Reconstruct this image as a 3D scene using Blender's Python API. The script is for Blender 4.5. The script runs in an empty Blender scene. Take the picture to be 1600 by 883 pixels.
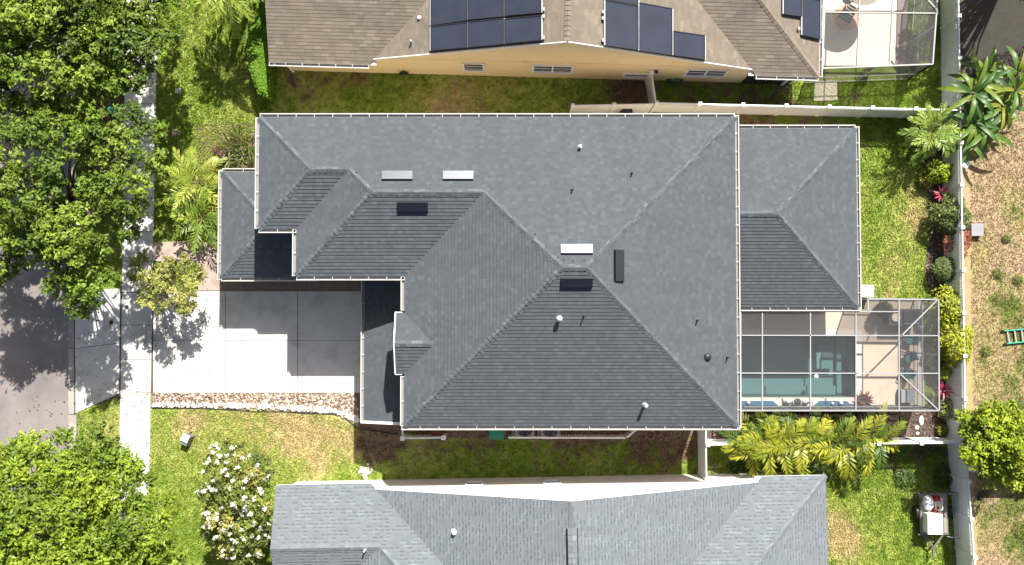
import bpy, math, random
import numpy as np
from mathutils import Vector, Matrix
PI = math.pi
# ---------------------------------------------------------------- camera, light, exposure
S = bpy.context.scene
H_CAM, TILT, F_PX = 44.5, math.radians(2.0), 1513.0
cd = bpy.data.cameras.new('camera'); cam = bpy.data.objects.new('camera', cd)
S.collection.objects.link(cam); S.camera = cam
cam.location = (0, 0, H_CAM); cam.rotation_euler = (TILT, 0, 0)
cd.sensor_width = 36.0; cd.lens = 36.0 * F_PX / 1600.0; cd.clip_end = 2000; cd.clip_start = 0.5
SUN_DIR = Vector((0.265, 0.77, 1.0)).normalized()
SUN_EL, SUN_ROT = math.asin(SUN_DIR.z), math.atan2(SUN_DIR.x, SUN_DIR.y)
w = bpy.data.worlds.new('World'); S.world = w; w.use_nodes = True
nt = w.node_tree; sky = nt.nodes.new('ShaderNodeTexSky'); sky.sky_type = 'NISHITA'; sky.sun_disc = False
sky.sun_elevation = SUN_EL; sky.sun_rotation = SUN_ROT; sky.air_density = 1.0; sky.dust_density = 4.0; sky.ozone_density = 1.0
bg = nt.nodes['Background']; nt.links.new(sky.outputs[0], bg.inputs[0]); bg.inputs[1].default_value = 0.062
sd = bpy.data.lights.new('sun', 'SUN'); sd.energy = 4.8; sd.angle = math.radians(0.5); sd.color = (1.0, 0.96, 0.89)
so = bpy.data.objects.new('sun', sd); S.collection.objects.link(so)
so.rotation_euler = (-SUN_DIR).to_track_quat('-Z', 'Y').to_euler(); so.location = (8, 24, 40)
S.view_settings.view_transform = 'Standard'; S.view_settings.look = 'None'
S.view_settings.exposure = 1.0; S.view_settings.gamma = 1.0; S.view_settings.use_curve_mapping = False
try:
    S.cycles.max_bounces = 6; S.cycles.transparent_max_bounces = 24; S.cycles.caustics_reflective = False
    S.cycles.caustics_refractive = False
except Exception: pass

# ---------------------------------------------------------------- helpers
rng = np.random.default_rng(7); random.seed(7)
def P(u, v, h=0.0):
    """world point at height h seen at photograph position (u, v) (1600 x 883)"""
    ct, st = math.cos(TILT), math.sin(TILT)
    x = (u - 800.0) / F_PX; y = (441.5 - v) / F_PX
    d = Vector((x, st + y * ct, -ct + y * st)); t = (h - H_CAM) / d.z
    return Vector((d.x * t, d.y * t, h))
def PX(u, h, v=441.5): return P(u, v, h).x
def PY(v, h, u=800): return P(u, v, h).y
def tag(o, label=None, cat=None, group=None, kind=None):
    if label: o['label'] = label
    if cat: o['category'] = cat
    if group: o['group'] = group
    if kind: o['kind'] = kind
    return o
def thing(name, label, cat, loc=(0, 0, 0), rz=0.0, group=None):
    o = bpy.data.objects.new(name, None); S.collection.objects.link(o)
    o.location = loc; o.rotation_euler = (0, 0, rz); o.empty_display_size = 0.2
    return tag(o, label, cat, group)
def root_of(o):
    while o.parent: o = o.parent
    return o
LOCAL = set()                    # things whose parts are written in the thing's own frame
def world_inv(o):
    r = root_of(o)
    if r.name in LOCAL: return Matrix.Identity(4)
    if r.type != 'EMPTY': return Matrix.Identity(4)
    return (Matrix.Translation(r.location) @ Matrix.Rotation(r.rotation_euler.z, 4, 'Z')).inverted()

class MB:
    """collects geometry; build() links it as ONE mesh object"""
    def __init__(s): s.v = []; s.f = []; s.uv = []; s.c = []
    def face(s, pts, uv=None, col=None):
        b = len(s.v); s.v += [tuple(p) for p in pts]; s.f.append(tuple(range(b, b + len(pts))))
        s.uv.append(uv or [(0, 0)] * len(pts)); s.c.append(col or (1, 1, 1))
    def poly_idx(s, pts, faces, col=None):
        b = len(s.v); s.v += [tuple(p) for p in pts]
        for f in faces:
            s.f.append(tuple(b + i for i in f)); s.uv.append([(0, 0)] * len(f)); s.c.append(col or (1, 1, 1))
    def box(s, c, size, m=None, col=None):
        x, y, z = size[0] / 2, size[1] / 2, size[2] / 2
        p = [Vector(q) for q in ((-x,-y,-z),(x,-y,-z),(x,y,-z),(-x,y,-z),(-x,-y,z),(x,-y,z),(x,y,z),(-x,y,z))]
        if m is not None: p = [m @ q for q in p]
        c = Vector(c); p = [q + c for q in p]
        s.poly_idx(p, [(0,3,2,1),(4,5,6,7),(0,1,5,4),(1,2,6,5),(2,3,7,6),(3,0,4,7)], col)
    def box2(s, a, b, col=None):
        s.box([(a[i] + b[i]) / 2 for i in range(3)], [abs(b[i] - a[i]) for i in range(3)], None, col)
    def bar(s, a, b, w, h, col=None, up=Vector((0, 0, 1))):
        a = Vector(a); b = Vector(b); d = b - a; L = d.length
        if L < 1e-5: return
        x = d / L
        if abs(x.dot(up)) > 0.98: up = Vector((0, 1, 0))
        y = up.cross(x).normalized(); z = x.cross(y)
        m = Matrix((x, y, z)).transposed(); s.box((a + b) / 2, (L, w, h), m, col)
    def tube(s, pts, radii, n=8, col=None, caps=True):
        pts = [Vector(p) for p in pts]; ring = []; k = len(pts); b = len(s.v); ref = None
        for i, p in enumerate(pts):
            d = (pts[min(i + 1, k - 1)] - pts[max(i - 1, 0)]).normalized()
            if ref is None:
                ref = Vector((1, 0, 0)) if abs(d.x) < 0.9 else Vector((0, 1, 0))
            u = (ref - d * ref.dot(d)).normalized(); ref = u; vv = d.cross(u)
            r = radii[i] if hasattr(radii, '__len__') else radii
            for j in range(n):
                a = 2 * PI * j / n; s.v.append(tuple(p + u * math.cos(a) * r + vv * math.sin(a) * r))
        for i in range(k - 1):
            for j in range(n):
                q = (b + i*n + j, b + i*n + (j+1) % n, b + (i+1)*n + (j+1) % n, b + (i+1)*n + j)
                s.f.append(q); s.uv.append([(0, 0)] * 4); s.c.append(col or (1, 1, 1))
        if caps:
            for f in (tuple(b + j for j in range(n - 1, -1, -1)), tuple(b + (k-1)*n + j for j in range(n))):
                s.f.append(f); s.uv.append([(0, 0)] * n); s.c.append(col or (1, 1, 1))
    def lathe(s, c, prof, n=20, col=None, sx=1.0, sy=1.0):
        c = Vector(c); b = len(s.v); k = len(prof)
        for r, z in prof:
            for j in range(n):
                a = 2 * PI * j / n; s.v.append((c.x + math.cos(a) * r * sx, c.y + math.sin(a) * r * sy, c.z + z))
        for i in range(k - 1):
            for j in range(n):
                s.f.append((b + i*n + j, b + i*n + (j+1) % n, b + (i+1)*n + (j+1) % n, b + (i+1)*n + j))
                s.uv.append([(0, 0)] * 4); s.c.append(col or (1, 1, 1))
        for f in (tuple(b + j for j in range(n - 1, -1, -1)), tuple(b + (k-1)*n + j for j in range(n))):
            s.f.append(f); s.uv.append([(0, 0)] * n); s.c.append(col or (1, 1, 1))
    def prism(s, pts2, z0, z1, col=None, bottom=True):
        n = len(pts2); lo = [(p[0], p[1], z0) for p in pts2]; hi = [(p[0], p[1], z1) for p in pts2]
        a = sum(pts2[i][0]*pts2[(i+1)%n][1] - pts2[(i+1)%n][0]*pts2[i][1] for i in range(n))
        idx = list(range(n)) if a > 0 else list(range(n - 1, -1, -1))
        fs = [tuple(n + i for i in idx)]
        if bottom: fs.append(tuple(idx[::-1]))
        for q in range(n):
            i, j = idx[q], idx[(q + 1) % n]; fs.append((i, j, n + j, n + i))
        s.poly_idx(lo + hi, fs, col)
    def build(s, name, mat, parent=None, smooth=False, local=False):
        me = bpy.data.meshes.new(name)
        vs = s.v
        if parent is not None and not local:
            m = world_inv(parent); vs = [tuple(m @ Vector(p)) for p in s.v]
        me.from_pydata(vs, [], s.f)
        uvl = me.uv_layers.new(name='UVMap')
        uvl.data.foreach_set('uv', np.array([c for f in s.uv for p in f for c in p], dtype=np.float32))
        at = me.color_attributes.new('Col', 'FLOAT_COLOR', 'CORNER')
        cc = np.array([(*c, 1.0) for f, c in zip(s.f, s.c) for _ in f], dtype=np.float32)
        at.data.foreach_set('color', cc.ravel())
        me.materials.append(mat)
        if smooth: me.polygons.foreach_set('use_smooth', [True] * len(s.f))
        me.update()
        o = bpy.data.objects.new(name, me); S.collection.objects.link(o)
        if parent is not None: o.parent = parent
        return o
def np_mesh(name, verts, faces_n, n_per, cols, mat, parent=None):
    """verts (V,3), faces (F,n_per) ints, cols (F,3)"""
    verts = np.asarray(verts, dtype=np.float64)
    if parent is not None:
        m = np.array(world_inv(parent)); verts = verts @ m[:3, :3].T + m[:3, 3]
    me = bpy.data.meshes.new(name); F = len(faces_n)
    me.vertices.add(len(verts)); me.vertices.foreach_set('co', verts.astype(np.float32).ravel())
    me.loops.add(F * n_per); me.loops.foreach_set('vertex_index', np.asarray(faces_n, dtype=np.int32).ravel())
    me.polygons.add(F); me.polygons.foreach_set('loop_start', np.arange(0, F * n_per, n_per, dtype=np.int32))
    at = me.color_attributes.new('Col', 'FLOAT_COLOR', 'CORNER')
    c4 = np.ones((F, n_per, 4), dtype=np.float32); c4[:, :, :3] = np.asarray(cols)[:, None, :]
    at.data.foreach_set('color', c4.ravel())
    me.materials.append(mat); me.update(calc_edges=True); me.validate()
    o = bpy.data.objects.new(name, me); S.collection.objects.link(o)
    if parent is not None: o.parent = parent
    return o

# ---------------------------------------------------------------- materials
def new_mat(name):
    m = bpy.data.materials.new(name); m.use_nodes = True
    return m, m.node_tree, m.node_tree.nodes, m.node_tree.links, m.node_tree.nodes['Principled BSDF']
def N(nodes, t, **kw):
    n = nodes.new(t)
    for k, v in kw.items(): setattr(n, k, v)
    return n
def mathn(nd, lk, op, a, b=None, clamp=False):
    n = nd.new('ShaderNodeMath'); n.operation = op; n.use_clamp = clamp
    for i, q in enumerate((a, b)):
        if q is None: continue
        if isinstance(q, (int, float)): n.inputs[i].default_value = q
        else: lk.new(q, n.inputs[i])
    return n.outputs[0]
def mix(nd, lk, fac, a, b, mode='MIX'):
    n = nd.new('ShaderNodeMix'); n.data_type = 'RGBA'; n.blend_type = mode
    if isinstance(fac, (int, float)): n.inputs[0].default_value = fac
    else: lk.new(fac, n.inputs[0])
    for i, q in ((6, a), (7, b)):
        if isinstance(q, (tuple, list)): n.inputs[i].default_value = (*q[:3], 1)
        else: lk.new(q, n.inputs[i])
    return n.outputs[2]
def noise(nd, lk, scale, detail=4, vec=None, rough=0.6):
    n = nd.new('ShaderNodeTexNoise'); n.inputs['Scale'].default_value = scale; n.inputs['Detail'].default_value = detail
    n.inputs['Roughness'].default_value = rough
    if vec is not None: lk.new(vec, n.inputs['Vector'])
    return n.outputs[0]
def ramp(nd, lk, fac, a, b):
    n = nd.new('ShaderNodeMapRange'); n.clamp = True
    lk.new(fac, n.inputs[0]); n.inputs[1].default_value = a; n.inputs[2].default_value = b
    return n.outputs[0]
def pos(nd): return nd.new('ShaderNodeNewGeometry').outputs['Position']
def plain(name, col, rough=0.6, metal=0.0, var=0.12, scale=2.0, bump=0.0, spec=0.4, dirt=None, fine=40.0):
    m, t, nd, lk, b = new_mat(name); p = pos(nd)
    n1 = noise(nd, lk, scale, 5, p); n2 = noise(nd, lk, fine, 3, p)
    f = mathn(nd, lk, 'ADD', mathn(nd, lk, 'MULTIPLY', n1, 0.6), mathn(nd, lk, 'MULTIPLY', n2, 0.4))
    f = ramp(nd, lk, f, 0.3, 0.7)
    lo = tuple(c * (1 - var) for c in col); hi = tuple(min(c * (1 + var), 0.95) for c in col)
    out = mix(nd, lk, f, lo, hi)
    if dirt:
        d = ramp(nd, lk, noise(nd, lk, dirt[1], 6, p, 0.65), dirt[2], dirt[3]); out = mix(nd, lk, d, out, dirt[0])
    lk.new(out, b.inputs['Base Color']); b.inputs['Roughness'].default_value = rough
    b.inputs['Metallic'].default_value = metal; b.inputs['Specular IOR Level'].default_value = spec
    if bump:
        bn = nd.new('ShaderNodeBump'); bn.inputs['Strength'].default_value = bump; bn.inputs['Distance'].default_value = 0.02
        lk.new(n2, bn.inputs['Height']); lk.new(bn.outputs[0], b.inputs['Normal'])
    return m
def shingle_mat(name, col, var=0.22, dash=0.0, tile=0.33, row=0.15, warm=None, spot=None):
    m, t, nd, lk, b = new_mat(name)
    uv = N(nd, 'ShaderNodeUVMap', uv_map='UVMap').outputs[0]
    sp = nd.new('ShaderNodeSeparateXYZ'); lk.new(uv, sp.inputs[0])
    r = mathn(nd, lk, 'FLOOR', mathn(nd, lk, 'DIVIDE', mathn(nd, lk, 'ADD', sp.outputs[1], 0.004), row))
    wn = nd.new('ShaderNodeTexWhiteNoise'); wn.noise_dimensions = '1D'; lk.new(r, wn.inputs['W'])
    uu = mathn(nd, lk, 'DIVIDE', mathn(nd, lk, 'ADD', sp.outputs[0], mathn(nd, lk, 'MULTIPLY', wn.outputs[0], 3.0)), tile)
    # uneven tab widths
    cx = nd.new('ShaderNodeCombineXYZ'); lk.new(mathn(nd, lk, 'FLOOR', uu), cx.inputs[0]); lk.new(r, cx.inputs[1])
    w2 = nd.new('ShaderNodeTexWhiteNoise'); w2.noise_dimensions = '2D'; lk.new(cx.outputs[0], w2.inputs['Vector'])
    t1 = w2.outputs[0]
    p = pos(nd); big = noise(nd, lk, 0.35, 4, p); mid = noise(nd, lk, 2.2, 4, p); fine = noise(nd, lk, 60, 2, p)
    f = mathn(nd, lk, 'ADD', mathn(nd, lk, 'MULTIPLY', t1, 0.5), mathn(nd, lk, 'MULTIPLY', mid, 0.5))
    lo = tuple(c * (1 - var) for c in col); hi = tuple(c * (1 + var) for c in col)
    out = mix(nd, lk, ramp(nd, lk, f, 0.15, 0.85), lo, hi)
    # a few pale and a few warm tabs
    hiT = mathn(nd, lk, 'GREATER_THAN', t1, 0.90)
    out = mix(nd, lk, mathn(nd, lk, 'MULTIPLY', hiT, 0.5), out, tuple(c * (1 + 1.9 * var) for c in col))
    wm = warm or (col[0] * 1.08, col[1] * 0.93, col[2] * 0.93)
    out = mix(nd, lk, ramp(nd, lk, big, 0.45, 0.75), out, mix(nd, lk, 0.55, out, wm))
    sv = nd.new('ShaderNodeMapping'); lk.new(uv, sv.inputs[0]); sv.inputs['Scale'].default_value = (1.5, 0.16, 1)
    stk = ramp(nd, lk, noise(nd, lk, 1.0, 5, sv.outputs[0], 0.65), 0.42, 0.72)
    out = mix(nd, lk, mathn(nd, lk, 'MULTIPLY', stk, 0.30), out, tuple(c * 0.66 for c in col))
    if spot:
        s = ramp(nd, lk, noise(nd, lk, 0.9, 6, p, 0.7), 0.5, 0.78); out = mix(nd, lk, mathn(nd, lk, 'MULTIPLY', s, spot[1]), out, spot[0])
    out = mix(nd, lk, 0.35, out, mix(nd, lk, fine, (0.25, 0.25, 0.25), (0.75, 0.75, 0.75)), 'OVERLAY')
    if dash:
        fr = mathn(nd, lk, 'FRACT', mathn(nd, lk, 'DIVIDE', sp.outputs[1], row))
        fu = mathn(nd, lk, 'FRACT', uu)
        on = mathn(nd, lk, 'MULTIPLY', mathn(nd, lk, 'LESS_THAN', fr, 0.34), mathn(nd, lk, 'GREATER_THAN', t1, 0.42))
        on = mathn(nd, lk, 'MULTIPLY', on, mathn(nd, lk, 'LESS_THAN', fu, 0.8))
        out = mix(nd, lk, mathn(nd, lk, 'MULTIPLY', on, dash), out, tuple(c * 0.28 for c in col))
    lk.new(out, b.inputs['Base Color']); b.inputs['Roughness'].default_value = 0.9; b.inputs['Specular IOR Level'].default_value = 0.2
    bn = nd.new('ShaderNodeBump'); bn.inputs['Strength'].default_value = 0.25; bn.inputs['Distance'].default_value = 0.01
    lk.new(fine, bn.inputs['Height']); lk.new(bn.outputs[0], b.inputs['Normal'])
    return m
def leaf_mat(name, trans=0.35, rough=0.5, spec=0.35):
    m, t, nd, lk, b = new_mat(name)
    a = N(nd, 'ShaderNodeAttribute', attribute_name='Col'); p = pos(nd)
    c = mix(nd, lk, 0.25, a.outputs[0], mix(nd, lk, noise(nd, lk, 30, 2, p), (0.3,0.3,0.3), (0.7,0.7,0.7)), 'OVERLAY')
    lk.new(c, b.inputs['Base Color']); b.inputs['Roughness'].default_value = rough; b.inputs['Specular IOR Level'].default_value = spec
    tr = nd.new('ShaderNodeBsdfTranslucent'); lk.new(c, tr.inputs[0]); ms = nd.new('ShaderNodeMixShader'); ms.inputs[0].default_value = trans
    lk.new(b.outputs[0], ms.inputs[1]); lk.new(tr.outputs[0], ms.inputs[2]); lk.new(ms.outputs[0], nd['Material Output'].inputs[0])
    return m
def attr_mat(name, rough=0.7, spec=0.3):
    m, t, nd, lk, b = new_mat(name)
    a = N(nd, 'ShaderNodeAttribute', attribute_name='Col')
    c = mix(nd, lk, 0.3, a.outputs[0], mix(nd, lk, noise(nd, lk, 25, 3, pos(nd)), (0.3,0.3,0.3), (0.7,0.7,0.7)), 'OVERLAY')
    lk.new(c, b.inputs['Base Color']); b.inputs['Roughness'].default_value = rough; b.inputs['Specular IOR Level'].default_value = spec
    return m
def screen_mat(name, opac, col):
    m, t, nd, lk, b = new_mat(name); b.inputs['Base Color'].default_value = (*col, 1); b.inputs['Roughness'].default_value = 0.7
    tp = nd.new('ShaderNodeBsdfTransparent'); ms = nd.new('ShaderNodeMixShader')
    f = mathn(nd, lk, 'ADD', mathn(nd, lk, 'MULTIPLY', noise(nd, lk, 1.5, 3, pos(nd)), 0.08), opac - 0.04); lk.new(f, ms.inputs[0])
    lk.new(tp.outputs[0], ms.inputs[1]); lk.new(b.outputs[0], ms.inputs[2]); lk.new(ms.outputs[0], nd['Material Output'].inputs[0])
    return m
def water_mat():
    m, t, nd, lk, b = new_mat('pool water'); p = pos(nd)
    tp = nd.new('ShaderNodeBsdfTransparent'); tp.inputs[0].default_value = (0.44, 0.62, 0.64, 1)
    gl = nd.new('ShaderNodeBsdfGlossy'); gl.inputs['Roughness'].default_value = 0.03; gl.inputs[0].default_value = (1, 1, 1, 1)
    fr = nd.new('ShaderNodeFresnel'); fr.inputs[0].default_value = 1.33
    bn = nd.new('ShaderNodeBump'); bn.inputs['Strength'].default_value = 0.5; bn.inputs['Distance'].default_value = 0.06
    lk.new(noise(nd, lk, 3.5, 4, p), bn.inputs['Height']); lk.new(bn.outputs[0], gl.inputs['Normal']); lk.new(bn.outputs[0], fr.inputs['Normal'])
    ms = nd.new('ShaderNodeMixShader'); lk.new(fr.outputs[0], ms.inputs[0]); lk.new(tp.outputs[0], ms.inputs[1]); lk.new(gl.outputs[0], ms.inputs[2])
    lk.new(ms.outputs[0], nd['Material Output'].inputs[0]); return m
M = {}
M['roof_slate'] = shingle_mat('slate grey shingle', (0.079, 0.090, 0.100), 0.14, tile=0.18)
M['cap_slate'] = shingle_mat('slate grey cap shingle', (0.088, 0.102, 0.114), 0.34, tile=0.23)
M['roof_tan'] = shingle_mat('weathered tan shingle', (0.188, 0.158, 0.124), 0.18, warm=(0.215, 0.172, 0.128), spot=((0.10, 0.092, 0.085), 0.75))
M['roof_pale'] = shingle_mat('pale grey shingle', (0.156, 0.178, 0.192), 0.15, dash=0.5, tile=0.25)
M['cap_pale'] = shingle_mat('pale grey cap shingle', (0.156, 0.178, 0.192), 0.24, tile=0.25)
M['white'] = plain('white painted metal', (0.78, 0.78, 0.76), 0.45, 0, 0.04, dirt=((0.45, 0.43, 0.4), 3.0, 0.58, 0.8))
M['vinyl'] = plain('white vinyl', (0.76, 0.77, 0.78), 0.4, 0, 0.03, dirt=((0.55, 0.54, 0.5), 1.5, 0.55, 0.85))
M['alu'] = plain('light grey aluminium', (0.30, 0.305, 0.31), 0.4, 0.0, 0.06)
M['bronze'] = plain('dark bronze aluminium', (0.06, 0.055, 0.05), 0.5)
M['galv'] = plain('galvanised sheet', (0.085, 0.09, 0.10), 0.37, 1.0, 0.06, scale=6)
M['pipe'] = plain('pipe lead', (0.45, 0.46, 0.48), 0.5, 0.0, 0.1)
M['dark'] = plain('black plastic', (0.02, 0.02, 0.022), 0.5)
M['stucco_yellow'] = plain('yellow stucco', (0.76, 0.63, 0.38), 0.9, 0, 0.05, bump=0.3, dirt=((0.62, 0.5, 0.3), 0.8, 0.55, 0.8))
M['stucco_beige'] = plain('beige stucco', (0.62, 0.52, 0.42), 0.9, 0, 0.05, bump=0.3)
M['stucco_white'] = plain('warm white stucco', (0.74, 0.70, 0.64), 0.9, 0, 0.04, bump=0.3)
M['concrete'] = plain('pale concrete', (0.56, 0.545, 0.52), 0.85, 0, 0.10, scale=0.8, bump=0.15, dirt=((0.33, 0.31, 0.28), 0.7, 0.50, 0.75))
M['kerb'] = plain('kerb concrete', (0.36, 0.33, 0.30), 0.85, 0, 0.16, scale=1.2, bump=0.2, dirt=((0.2, 0.18, 0.16), 1.0, 0.5, 0.8))
M['asphalt'] = plain('worn asphalt', (0.235, 0.212, 0.20), 0.9, 0, 0.10, scale=0.5, bump=0.4, fine=90, dirt=((0.15, 0.135, 0.13), 0.4, 0.45, 0.72))
M['joint'] = plain('joint dirt', (0.10, 0.085, 0.07), 0.95)
M['deck'] = plain('peach pool deck', (0.53, 0.43, 0.33), 0.8, 0, 0.07, scale=1.2, bump=0.2, dirt=((0.42, 0.34, 0.27), 1.0, 0.55, 0.8))
M['deck_white'] = plain('white pool deck', (0.58, 0.54, 0.47), 0.8, 0, 0.06, scale=1.2, bump=0.2, dirt=((0.48, 0.42, 0.34), 1.4, 0.55, 0.8))
M['paver'] = plain('rose stone', (0.40, 0.31, 0.26), 0.85, 0, 0.25, scale=2.5, bump=0.4, dirt=((0.27, 0.21, 0.18), 2.2, 0.48, 0.7))
M['brick_band'] = plain('brown paver', (0.20, 0.15, 0.13), 0.85, 0, 0.3, scale=5, bump=0.4)
M['mulch'] = plain('dark mulch', (0.085, 0.060, 0.048), 0.95, 0, 0.35, scale=6, bump=0.8, dirt=((0.15, 0.11, 0.09), 2.0, 0.5, 0.75))
M['soil'] = plain('bare soil', (0.15, 0.10, 0.075), 0.95, 0, 0.3, scale=4, bump=0.6, dirt=((0.22, 0.16, 0.11), 1.1, 0.5, 0.75))
M['bark'] = plain('bark', (0.12, 0.09, 0.065), 0.95, 0, 0.35, scale=8, bump=0.8)
M['plaster'] = plain('pool plaster', (0.36, 0.40, 0.385), 0.7, 0, 0.08, scale=3)
M['tile_blue'] = plain('blue waterline tile', (0.035, 0.12, 0.22), 0.25, 0, 0.35, scale=14)
M['glass'] = plain('window glass', (0.03, 0.035, 0.04), 0.06, 0, 0.1, spec=0.8)
M['panel'] = plain('solar cells', (0.034, 0.040, 0.058), 0.28, 0, 0.2, scale=1.2, spec=0.5)
M['panel_edge'] = plain('panel frame', (0.03, 0.03, 0.035), 0.4)
M['screen'] = screen_mat('insect screen', 0.20, (0.16, 0.16, 0.165))
M['screen_wall'] = screen_mat('insect screen wall', 0.62, (0.05, 0.05, 0.055))
M['water'] = water_mat()
M['leaf'] = leaf_mat('foliage'); M['leaf_soft'] = leaf_mat('palm foliage', 0.4, 0.4, 0.4)
M['grass'] = leaf_mat('grass blades', 0.3, 0.7, 0.15)
M['petal'] = leaf_mat('white petals', 0.25, 0.6, 0.2)
M['attr'] = attr_mat('stone and chips'); M['attr_gloss'] = attr_mat('painted things', 0.4, 0.5)
M['gutter'] = attr_mat('gutter metal', 0.5, 0.4)
M['frame_white'] = plain('off white aluminium', (0.36, 0.355, 0.34), 0.45, 0, 0.05)
# ---------------------------------------------------------------- ground
def vnoise(x, y, sc, seed):
    x = np.asarray(x) * sc + 1000.3; y = np.asarray(y) * sc + 1000.7
    ix = np.floor(x).astype(np.int64); iy = np.floor(y).astype(np.int64); fx = x - ix; fy = y - iy
    def h(a, b):
        n = (a * 374761393 + b * 668265263 + seed * 982451653) & 0x7fffffff
        n = ((n ^ (n >> 13)) * 1274126177) & 0x7fffffff
        return ((n ^ (n >> 16)) & 0xffff) / 65535.0
    fx = fx * fx * (3 - 2 * fx); fy = fy * fy * (3 - 2 * fy)
    return (h(ix, iy) * (1 - fx) + h(ix + 1, iy) * fx) * (1 - fy) + (h(ix, iy + 1) * (1 - fx) + h(ix + 1, iy + 1) * fx) * fy
def fbm(x, y, sc, seed, o=4):
    t = 0; a = 0.5; s = 0
    for i in range(o): t = t + a * vnoise(x, y, sc * 2 ** i, seed + i); s += a; a *= 0.55
    return t / s
def blobs(x, y, lst):
    t = np.zeros_like(x)
    for u, v, r, k in lst:
        p = P(u, v); d = ((x - p.x) ** 2 + (y - p.y) ** 2) / (r / 34.0) ** 2; t += k * np.exp(-d)
    return t
DRY = [(490,690,75,.48),(430,655,95,.46),(290,660,65,.46),(555,690,45,.4),(150,665,45,.35),(1420,380,60,.45),(1410,300,40,.4),(1440,330,30,.5),(1400,455,60,.35),
       (1360,300,25,.25),(340,180,60,.12),(385,120,40,.25),(300,262,30,.15),(345,215,35,.35),(1310,820,35,.6),(1325,860,40,.6),(1430,775,18,.5),(1470,850,25,.4),(1465,790,20,.3),
       (470,130,40,.4),(545,118,50,.2),(720,150,70,.5),(700,165,40,.4),(1290,148,30,.3),(1230,150,60,.2),(1440,100,40,.2),(700,720,40,.25),(900,690,60,.3),(640,700,50,.4),(1250,815,60,.5),(300,650,30,.3)]
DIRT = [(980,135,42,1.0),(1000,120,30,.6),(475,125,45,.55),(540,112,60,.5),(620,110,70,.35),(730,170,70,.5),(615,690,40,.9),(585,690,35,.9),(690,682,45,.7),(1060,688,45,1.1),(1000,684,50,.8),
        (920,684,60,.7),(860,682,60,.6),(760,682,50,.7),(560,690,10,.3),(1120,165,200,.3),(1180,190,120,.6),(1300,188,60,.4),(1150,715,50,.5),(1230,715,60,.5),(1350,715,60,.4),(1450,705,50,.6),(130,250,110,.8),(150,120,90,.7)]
def gcol(x, y):
    n1 = fbm(x, y, 0.35, 3); n2 = fbm(x, y, 1.6, 11); n3 = fbm(x, y, 5.0, 23, 3)
    dry = blobs(x, y, DRY) + (n1 - 0.5) * 0.7 + (n2 - 0.5) * 0.7 + (n3 - 0.5) * 0.5 - 0.06
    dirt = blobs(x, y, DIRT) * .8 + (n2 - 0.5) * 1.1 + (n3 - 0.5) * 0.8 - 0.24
    lush = np.array([0.185, 0.27, 0.036]); yel = np.array([0.30, 0.345, 0.08]); tan = np.array([0.43, 0.35, 0.17]); brn = np.array([0.18, 0.125, 0.08])
    def sm(v, a, b): t = np.clip((v - a) / (b - a), 0, 1); return (t * t * (3 - 2 * t))[..., None]
    c = lush + (yel - lush) * sm(dry + (n3 - .5) * .6, -0.25, 0.35)
    c = c + (tan - c) * sm(dry, 0.28, 0.85)
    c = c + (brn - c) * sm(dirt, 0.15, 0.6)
    return c * (0.8 + 0.4 * n3)[..., None]
LOT_GREEN = [(1580,200,40,.3),(1590,500,45,.6),(1540,560,20,.4),(1595,660,40,.5),(1560,430,20,.4),(1570,590,25,.4),(1590,640,30,.6),(1560,390,15,.4),(1545,470,14,.4),(1585,330,25,.3),(1600,560,30,.5),(1590,780,40,.6),(1540,790,30,.4),(1595,850,40,.6),(1575,480,14,.5)]
LOT_DARK = [(1560,30,70,1.0),(1540,60,50,.6),(1560,95,60,.7),(1545,770,40,.4)]  # dark soil, with tree and fence shade painted into its colour
def lotcol(x, y):
    n1 = fbm(x, y, 0.5, 43); n2 = fbm(x, y, 1.8, 51); n3 = fbm(x, y, 6.0, 63, 3)
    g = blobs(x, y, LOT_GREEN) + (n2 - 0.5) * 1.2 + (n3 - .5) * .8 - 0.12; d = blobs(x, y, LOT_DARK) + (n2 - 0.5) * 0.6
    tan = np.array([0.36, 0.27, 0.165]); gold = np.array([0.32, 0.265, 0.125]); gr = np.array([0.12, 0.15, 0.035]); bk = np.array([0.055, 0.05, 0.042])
    def sm(v, a, b): t = np.clip((v - a) / (b - a), 0, 1); return (t * t * (3 - 2 * t))[..., None]
    c = tan + (gold - tan) * sm(n1, 0.42, 0.6)
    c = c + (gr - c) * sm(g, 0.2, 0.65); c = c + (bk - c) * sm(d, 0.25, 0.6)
    return c * (0.82 + 0.36 * n3)[..., None]
def ground_mat(name, amount=0.5):
    m, t, nd, lk, b = new_mat(name); p = pos(nd)
    a = N(nd, 'ShaderNodeAttribute', attribute_name='Col')
    c = mix(nd, lk, amount, a.outputs[0], mix(nd, lk, noise(nd, lk, 14, 5, p, 0.75), (0.15, 0.15, 0.15), (0.85, 0.85, 0.85)), 'OVERLAY')
    lk.new(c, b.inputs['Base Color']); b.inputs['Roughness'].default_value = 0.95; b.inputs['Specular IOR Level'].default_value = 0.1
    bn = nd.new('ShaderNodeBump'); bn.inputs['Strength'].default_value = 0.6; bn.inputs['Distance'].default_value = 0.04
    lk.new(noise(nd, lk, 20, 4, p, 0.7), bn.inputs['Height']); lk.new(bn.outputs[0], b.inputs['Normal'])
    return m
M['lawn'] = ground_mat('lawn soil and turf'); M['lot'] = ground_mat('dry field soil', 0.6)
POOL = (PX(1150, 0, 570), PY(621, 0, 1240), PX(1337, 0, 570), PY(525, 0, 1240))     # x0, y0, x1, y1
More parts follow.
